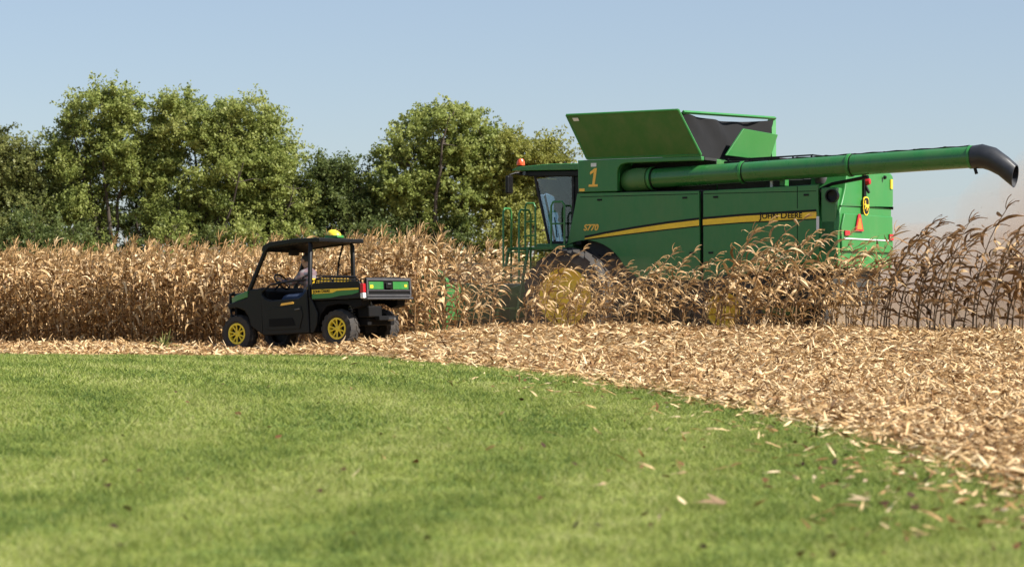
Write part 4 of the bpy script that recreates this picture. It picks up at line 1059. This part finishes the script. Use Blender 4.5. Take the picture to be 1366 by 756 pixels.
    MB().box(.60, 1.25, -.60, .60, .40, .715).build('seat_base', M['black_matt'], root)
    sw = MB(); sw.tube([(1.70, .30, 1.05), (1.48, .30, 1.22)], .02, 8)
    c = Vector((1.47, .30, 1.23)); d = Vector((-.79, 0, .61)).normalized(); e1 = Vector((0, 1, 0)); e2 = d.cross(e1)
    sw.tube([c + (e1 * math.cos(2 * math.pi * k / 20) + e2 * math.sin(2 * math.pi * k / 20)) * .17 for k in range(21)], .016, 6, caps=False)
    for k in range(3): sw.tube([c, c + (e1 * math.cos(2.1 * k) + e2 * math.sin(2.1 * k)) * .165], .012, 6)
    sw.build('steering_wheel', B, root, smooth=60)
    # cargo bed
    bed = empty('cargo_bed', (0, 0, 0)); bed.parent = root
    bb = MB(); bb.box(-.54, .50, -.70, .70, .84, .89); bb.box(.46, .51, -.70, .70, .89, 1.12)
    bb.box(-.54, .46, .66, .70, .89, 1.12); bb.box(-.54, .46, -.70, -.66, .89, 1.12)
    bb.build('bed_box', B, bed, .01)
    for s in (1, -1):
        y0, y1 = (.70, .735) if s > 0 else (-.735, -.70)
        MB().prism([(.52, .86), (.52, 1.10), (.48, 1.15), (-.50, 1.14), (-.55, 1.08), (-.55, .84), (-.2, .83), (.0, .84), (.3, .84)], y0, y1).build('bed_side', B, bed, .012)
        f0, f1 = (.737, .742) if s > 0 else (-.742, -.737)
        MB().prism([(.50, .872), (.50, .955), (.06, .955), (-.04, .985), (-.50, .985), (-.50, .94), (-.36, .91), (-.10, .90), (.10, .875)], f0, f1).build('bed_stripe', M['paint_light'], bed, smooth=0)
        MB().prism([(.50, .958), (.50, 1.035), (-.50, 1.02), (-.50, .989), (-.04, .989), (.06, .958)], f0, f1).build('bed_stripe', M['yellow'], bed, smooth=0)
        MB().tube([(.46, s * .69, 1.15), (.44, s * .69, 1.22), (.3, s * .69, 1.24), (-.40, s * .69, 1.205), (-.48, s * .69, 1.15)], .014, 6).build('bed_rail', B, bed)
    text_mesh('lettering', [('J', .06), ('OHN ', .05), ('D', .06), ('EERE', .05)], M['black'], on_left(.47, .975, .744, .36), bed, bold=.001)
    sc = MB()
    for k in range(13): yy = .60 - .1 * k; sc.tube([(.48, yy, 1.12), (.48, yy, 1.28)], .009, 5)
    for zz in (1.17, 1.22, 1.28): sc.tube([(.48, .62, zz), (.48, -.62, zz)], .011, 5)
    sc.build('headboard_screen', B, bed)
    tg = empty('tailgate', (0, 0, 0)); tg.parent = root
    MB().box(-.60, -.555, -.72, .64, .85, 1.17).build('gate_panel', M['black_matt'], tg, .012)
    fr = MB()
    fr.box(-.625, -.601, -.735, .655, 1.135, 1.185); fr.box(-.625, -.601, -.735, .655, .86, .895); fr.box(-.625, -.601, -.735, -.69, .896, 1.134); fr.box(-.625, -.601, .61, .655, .896, 1.134)
    fr.box(-.622, -.601, -.69, .61, .955, .975)
    fr.build('gate_frame', M['grey'], tg, .008)
    for ya, yb in ((.13, .58), (-.66, -.17)): 
        pn = MB().box(-.615, -.6015, ya, yb, .985, 1.12).build('gate_inset', G, tg, .008)
    MB().box(-.619, -.616, .46, .55, 1.01, 1.06).build('sticker', M['yellow'], tg, smooth=0)
    MB().box(-.619, -.616, -.60, -.53, 1.03, 1.07).build('sticker', M['yellow'], tg, smooth=0)
    MB().box(-.64, -.601, -.12, .08, 1.0, 1.10).build('gate_latch', B, tg, .012)
    MB().box(-.645, -.625, -.07, .03, 1.07, 1.09).build('latch_handle', M['steel'], tg, .005)
    MB().prism([(-.56, .80), (-.66, .81), (-.66, .845), (-.56, .845)], -.74, .70).build('bed_lip', M['grey'], root, .008)
    for s in (1, -1):
        tl = empty('tail_light', (0, 0, 0)); tl.parent = root
        a, b = (.66, .745) if s > 0 else (-.738, -.70)
        MB().box(-.605, -.53, a, b, .93, 1.09).build('red_lens', M['red'], tl, .015)
        MB().box(-.605, -.53, a, b, .83, .928).build('clear_lens', M['white'], tl, .015)
    MB().box(.505, .575, -.66, .66, .30, .84).build('cab_rear_wall', M['black_matt'], root, .01)
    for s in (1, -1):
        MB().prism([(.49, .40), (.49, .83), (-.52, .83), (-.50, .70), (-.36, .66), (-.22, .74), (.0, .76), (.22, .73), (.36, .60), (.42, .42)], min(s * .44, s * .69), max(s * .44, s * .69)).build('wheel_arch', M['black_matt'], root, .01)
    # running gear seen from behind
    MB().box(-.56, -.30, .12, .52, .50, .70).build('muffler', M['black_matt'], root, .03)
    ax = MB(); ax.tube([(0, -.55, .34), (0, .55, .34)], .05, 8); ax.box(-.22, .25, -.18, .18, .24, .55)
    for s in (1, -1):
        ax.tube([(.35, s * .2, .32), (0, s * .5, .30)], .024, 6); ax.tube([(-.2, s * .25, .38), (.0, s * .5, .40)], .022, 6)
    ax.build('rear_axle', M['black_matt'], root)
    for s in (1, -1):
        sp = MB(); p0, p1 = Vector((-.12, s * .40, .36)), Vector((-.02, s * .30, .80)); 
        sp.tube([p0, p1], .025, 8)
        sp.tube([p0.lerp(p1, .1 + .8 * k / 60) + Vector((.055 * math.cos(k * .75), .055 * math.sin(k * .75), 0)) for k in range(61)], .010, 5)
        sp.build('shock_absorber', M['steel'], root, smooth=60)
        fs_ = MB(); p0, p1 = Vector((2.2, s * .45, .36)), Vector((2.1, s * .34, .80)); fs_.tube([p0, p1], .03, 8); fs_.tube([(2.2, s * .5, .32), (2.1, s * .15, .40)], .025, 6); fs_.build('shock_absorber', M['steel'], root)
    MB().box(-.62, -.50, -.30, .30, .44, .52).build('rear_bumper', M['black_matt'], root, .015)
    MB().tube([(-.60, 0, .46), (-.74, 0, .46)], .03, 8).build('tow_hitch', M['steel'], root)
    return root
utility_vehicle()

# ------------------------------------------------------------------ driver
def driver():
    J = {}; E = []; RAD = {}; ZONE = {}
    def j(n, p, r, par=None, zone='shirt'):
        J[n] = p; RAD[n] = r; ZONE[n] = zone
        if par: E.append((par, n))
    j('pelvis', (.86, .30, .94), (.16, .12), None, 'jeans')
    j('waist', (.84, .30, 1.06), (.15, .11), 'pelvis'); j('chest', (.86, .30, 1.24), (.17, .12), 'waist'); j('collar', (.88, .30, 1.38), (.10, .08), 'chest')
    j('neck', (.90, .30, 1.45), (.055, .055), 'collar', 'skin'); j('head', (.93, .30, 1.56), (.078, .095), 'neck', 'skin'); j('crown', (.925, .30, 1.665), (.07, .085), 'head', 'skin')
    j('nose', (1.03, .30, 1.565), (.014, .014), 'head', 'skin')
    for s, n in ((1, 'l'), (-1, 'r')):
        y = .30
        j('sh' + n, (.88, y + s * .19, 1.35), (.065, .065), 'collar'); j('el' + n, (1.08, y + s * .24, 1.16), (.048, .048), 'sh' + n); j('wr' + n, (1.33, y + s * .17, 1.24), (.032, .032), 'el' + n)
        j('pa' + n, (1.40, y + s * .155, 1.27), (.036, .022), 'wr' + n, 'skin')
        for k in range(4):
            yy = y + s * (.125 + .022 * k); L = (.036, .042, .038, .028)[k]
            j(f'f{k}{n}', (1.43 + L * .7, yy, 1.30), (.0095, .0095), 'pa' + n, 'skin'); j(f'g{k}{n}', (1.455 + L * .4, yy, 1.275 - L * .3), (.0085, .0085), f'f{k}{n}', 'skin')
        j('t0' + n, (1.40, y + s * .115, 1.245), (.011, .011), 'pa' + n, 'skin'); j('t1' + n, (1.435, y + s * .11, 1.235), (.009, .009), 't0' + n, 'skin')
        j('hip' + n, (.90, y + s * .10, .92), (.10, .10), 'pelvis', 'jeans'); j('kn' + n, (1.32, y + s * .13, .93), (.072, .072), 'hip' + n, 'jeans'); j('an' + n, (1.45, y + s * .12, .54), (.045, .045), 'kn' + n, 'jeans'); j('to' + n, (1.56, y + s * .13, .50), (.045, .032), 'an' + n, 'boot')
    names = list(J); idx = {n: i for i, n in enumerate(names)}
    me = bpy.data.meshes.new('person'); me.from_pydata([J[n] for n in names], [(idx[a], idx[b]) for a, b in E], [])
    o = bpy.data.objects.new('person', me); COL.objects.link(o)
    sk = o.modifiers.new('skin', 'SKIN'); sk.use_smooth_shade = True
    if not me.skin_vertices: 
        bm = bmesh.new(); bm.from_mesh(me); bm.verts.layers.skin.verify(); bm.to_mesh(me); bm.free()
    for n in names: me.skin_vertices[0].data[idx[n]].radius = RAD[n]
    for n in names: me.skin_vertices[0].data[idx[n]].use_root = (n == 'pelvis')
    ss = o.modifiers.new('sub', 'SUBSURF'); ss.levels = 2; ss.render_levels = 2
    dg = bpy.context.evaluated_depsgraph_get(); me2 = bpy.data.meshes.new_from_object(o.evaluated_get(dg))
    o.modifiers.clear(); o.data = me2
    me2.materials.clear()
    for k in ('plaid', 'jeans', 'skin', 'black'): me2.materials.append(M[k])
    zi = {'shirt': 0, 'jeans': 1, 'skin': 2, 'boot': 3}
    seg = [(np.array(J[a]), np.array(J[b]), zi[ZONE[b]]) for a, b in E]
    for p in me2.polygons:
        c = np.array(p.center); best = (9, 0)
        for a, b, z in seg:
            t = np.clip(np.dot(c - a, b - a) / np.dot(b - a, b - a), 0, 1); d = np.linalg.norm(c - a - t * (b - a))
            if d < best[0]: best = (d, z)
        p.material_index = best[1]; p.use_smooth = True
    o.location = UTV_O; o.rotation_euler = (0, R(2.9), ROTZ)
    tag(o, 'dark-haired driver in a plaid shirt sitting in the utility vehicle, hands on its steering wheel', 'person')
    h = MB(); vs = []; fs = []; nu, nv = 16, 7
    for jj in range(nv + 1):
        w = -.35 + (math.pi / 2 + .35) * jj / nv
        for i in range(nu):
            a = 2 * math.pi * i / nu; vs.append((.915 + .098 * math.cos(a) * math.cos(w) - .02, .30 + .088 * math.sin(a) * math.cos(w), 1.60 + .115 * math.sin(w) + (.05 if math.cos(a) > .5 and jj < 3 else 0)))
    for jj in range(nv):
        for i in range(nu): fs.append((jj * nu + i, jj * nu + (i + 1) % nu, (jj + 1) * nu + (i + 1) % nu, (jj + 1) * nu + i))
    h.add(vs, fs); h.build('hair', M['hair'], o, smooth=80)
    for s in (1, -1):
        e = MB(); e.lathe([(.001, -.011), (.009, -.006), (.011, 0), (.009, .006), (.001, .011)], (1.012, .30 + s * .033, 1.60), 'x', 10); e.build('eye', M['black'], o)
        e = MB(); e.lathe([(.001, -.012), (.025, -.008), (.03, 0), (.02, .01), (.001, .012)], (.925, .30 + s * .088, 1.575), 'y', 12); e.build('ear', M['skin'], o)
driver()

# ------------------------------------------------------------------ dust thrown up behind the harvester
def dust(name, c, rad, dens, color, seed):
    bm = bmesh.new(); bmesh.ops.create_icosphere(bm, subdivisions=4, radius=1)
    rn = random.Random(seed); ph = [(rn.uniform(1, 4), rn.uniform(1, 4), rn.uniform(1, 4), rn.uniform(0, 6)) for _ in range(6)]
    for v in bm.verts:
        k = 1 + sum(.055 * math.sin(a * v.co.x + b * v.co.y + d * v.co.z + e) for a, b, d, e in ph)
        v.co = Vector((c[0] + v.co.x * rad[0] * k, c[1] + v.co.y * rad[1] * k, c[2] + v.co.z * rad[2] * k))
    me = bpy.data.meshes.new(name); bm.to_mesh(me); bm.free()
    m = bpy.data.materials.new('dust_air'); m.use_nodes = True; nt = m.node_tree; nt.nodes.clear()
    out = nt.nodes.new('ShaderNodeOutputMaterial'); v = nt.nodes.new('ShaderNodeVolumePrincipled')
    v.inputs['Color'].default_value = (*color, 1); v.inputs['Density'].default_value = dens; v.inputs['Anisotropy'].default_value = 0.2
    nt.links.new(v.outputs[0], out.inputs['Volume']); me.materials.append(m)
    o = obj_from(me, name); tag(o, 'tan dust hanging in the air behind the harvester', 'dust', kind='stuff'); return o
DUST = (.82, .60, .44)
dust('dust_cloud', (24, 62, .8), (15.5, 9, 3.6), .065, DUST, 1)
dust('dust_cloud', (19, 56, .2), (11.8, 5, 1.9), .10, DUST, 2)
dust('dust_cloud', (15.5, 58, 2.0), (4.2, 4, 2.3), .09, DUST, 4)
dust('dust_cloud', (18.5, 64, 2.6), (5, 5, 3.0), .085, DUST, 5)
dust('dust_cloud', (22, 66, 3.6), (6.5, 6, 3.8), .075, DUST, 6)
dust('dust_cloud', (12, 60, 1.2), (3.4, 4, 1.6), .07, DUST, 7)
dust('dust_cloud', (2.5, 43.2, .5), (8.5, 2.6, 1.2), .028, DUST, 8)
dust('dust_cloud', (74, 150, 1), (52, 60, 11), .006, (.82, .68, .60), 3)

def chaff():
    random.seed(31); Q = []
    for _ in range(32):
        y = random.uniform(43, 50); px = random.gauss(1335, 28); py = random.gauss(275, 30)
        p = ((px - 683) / 3000 * y, y, 1 + (390 - py) / 3000 * y)
        d = np.array([random.gauss(0, 1), random.gauss(0, 1), random.gauss(0, 1)])
        Q.append(ribbon(p, d, np.array([0.1, 0.2, 1.0]), random.uniform(.02, .07), random.uniform(.005, .012), 2, 2, 2))
    Q = np.concatenate(Q); o = poly_mesh('chaff', Q, M['corn_brown'], rng.uniform(.2, 1, len(Q)))
    tag(o, 'tiny bits of chaff blowing in the dusty air behind the harvester', 'chaff', kind='stuff')
chaff()
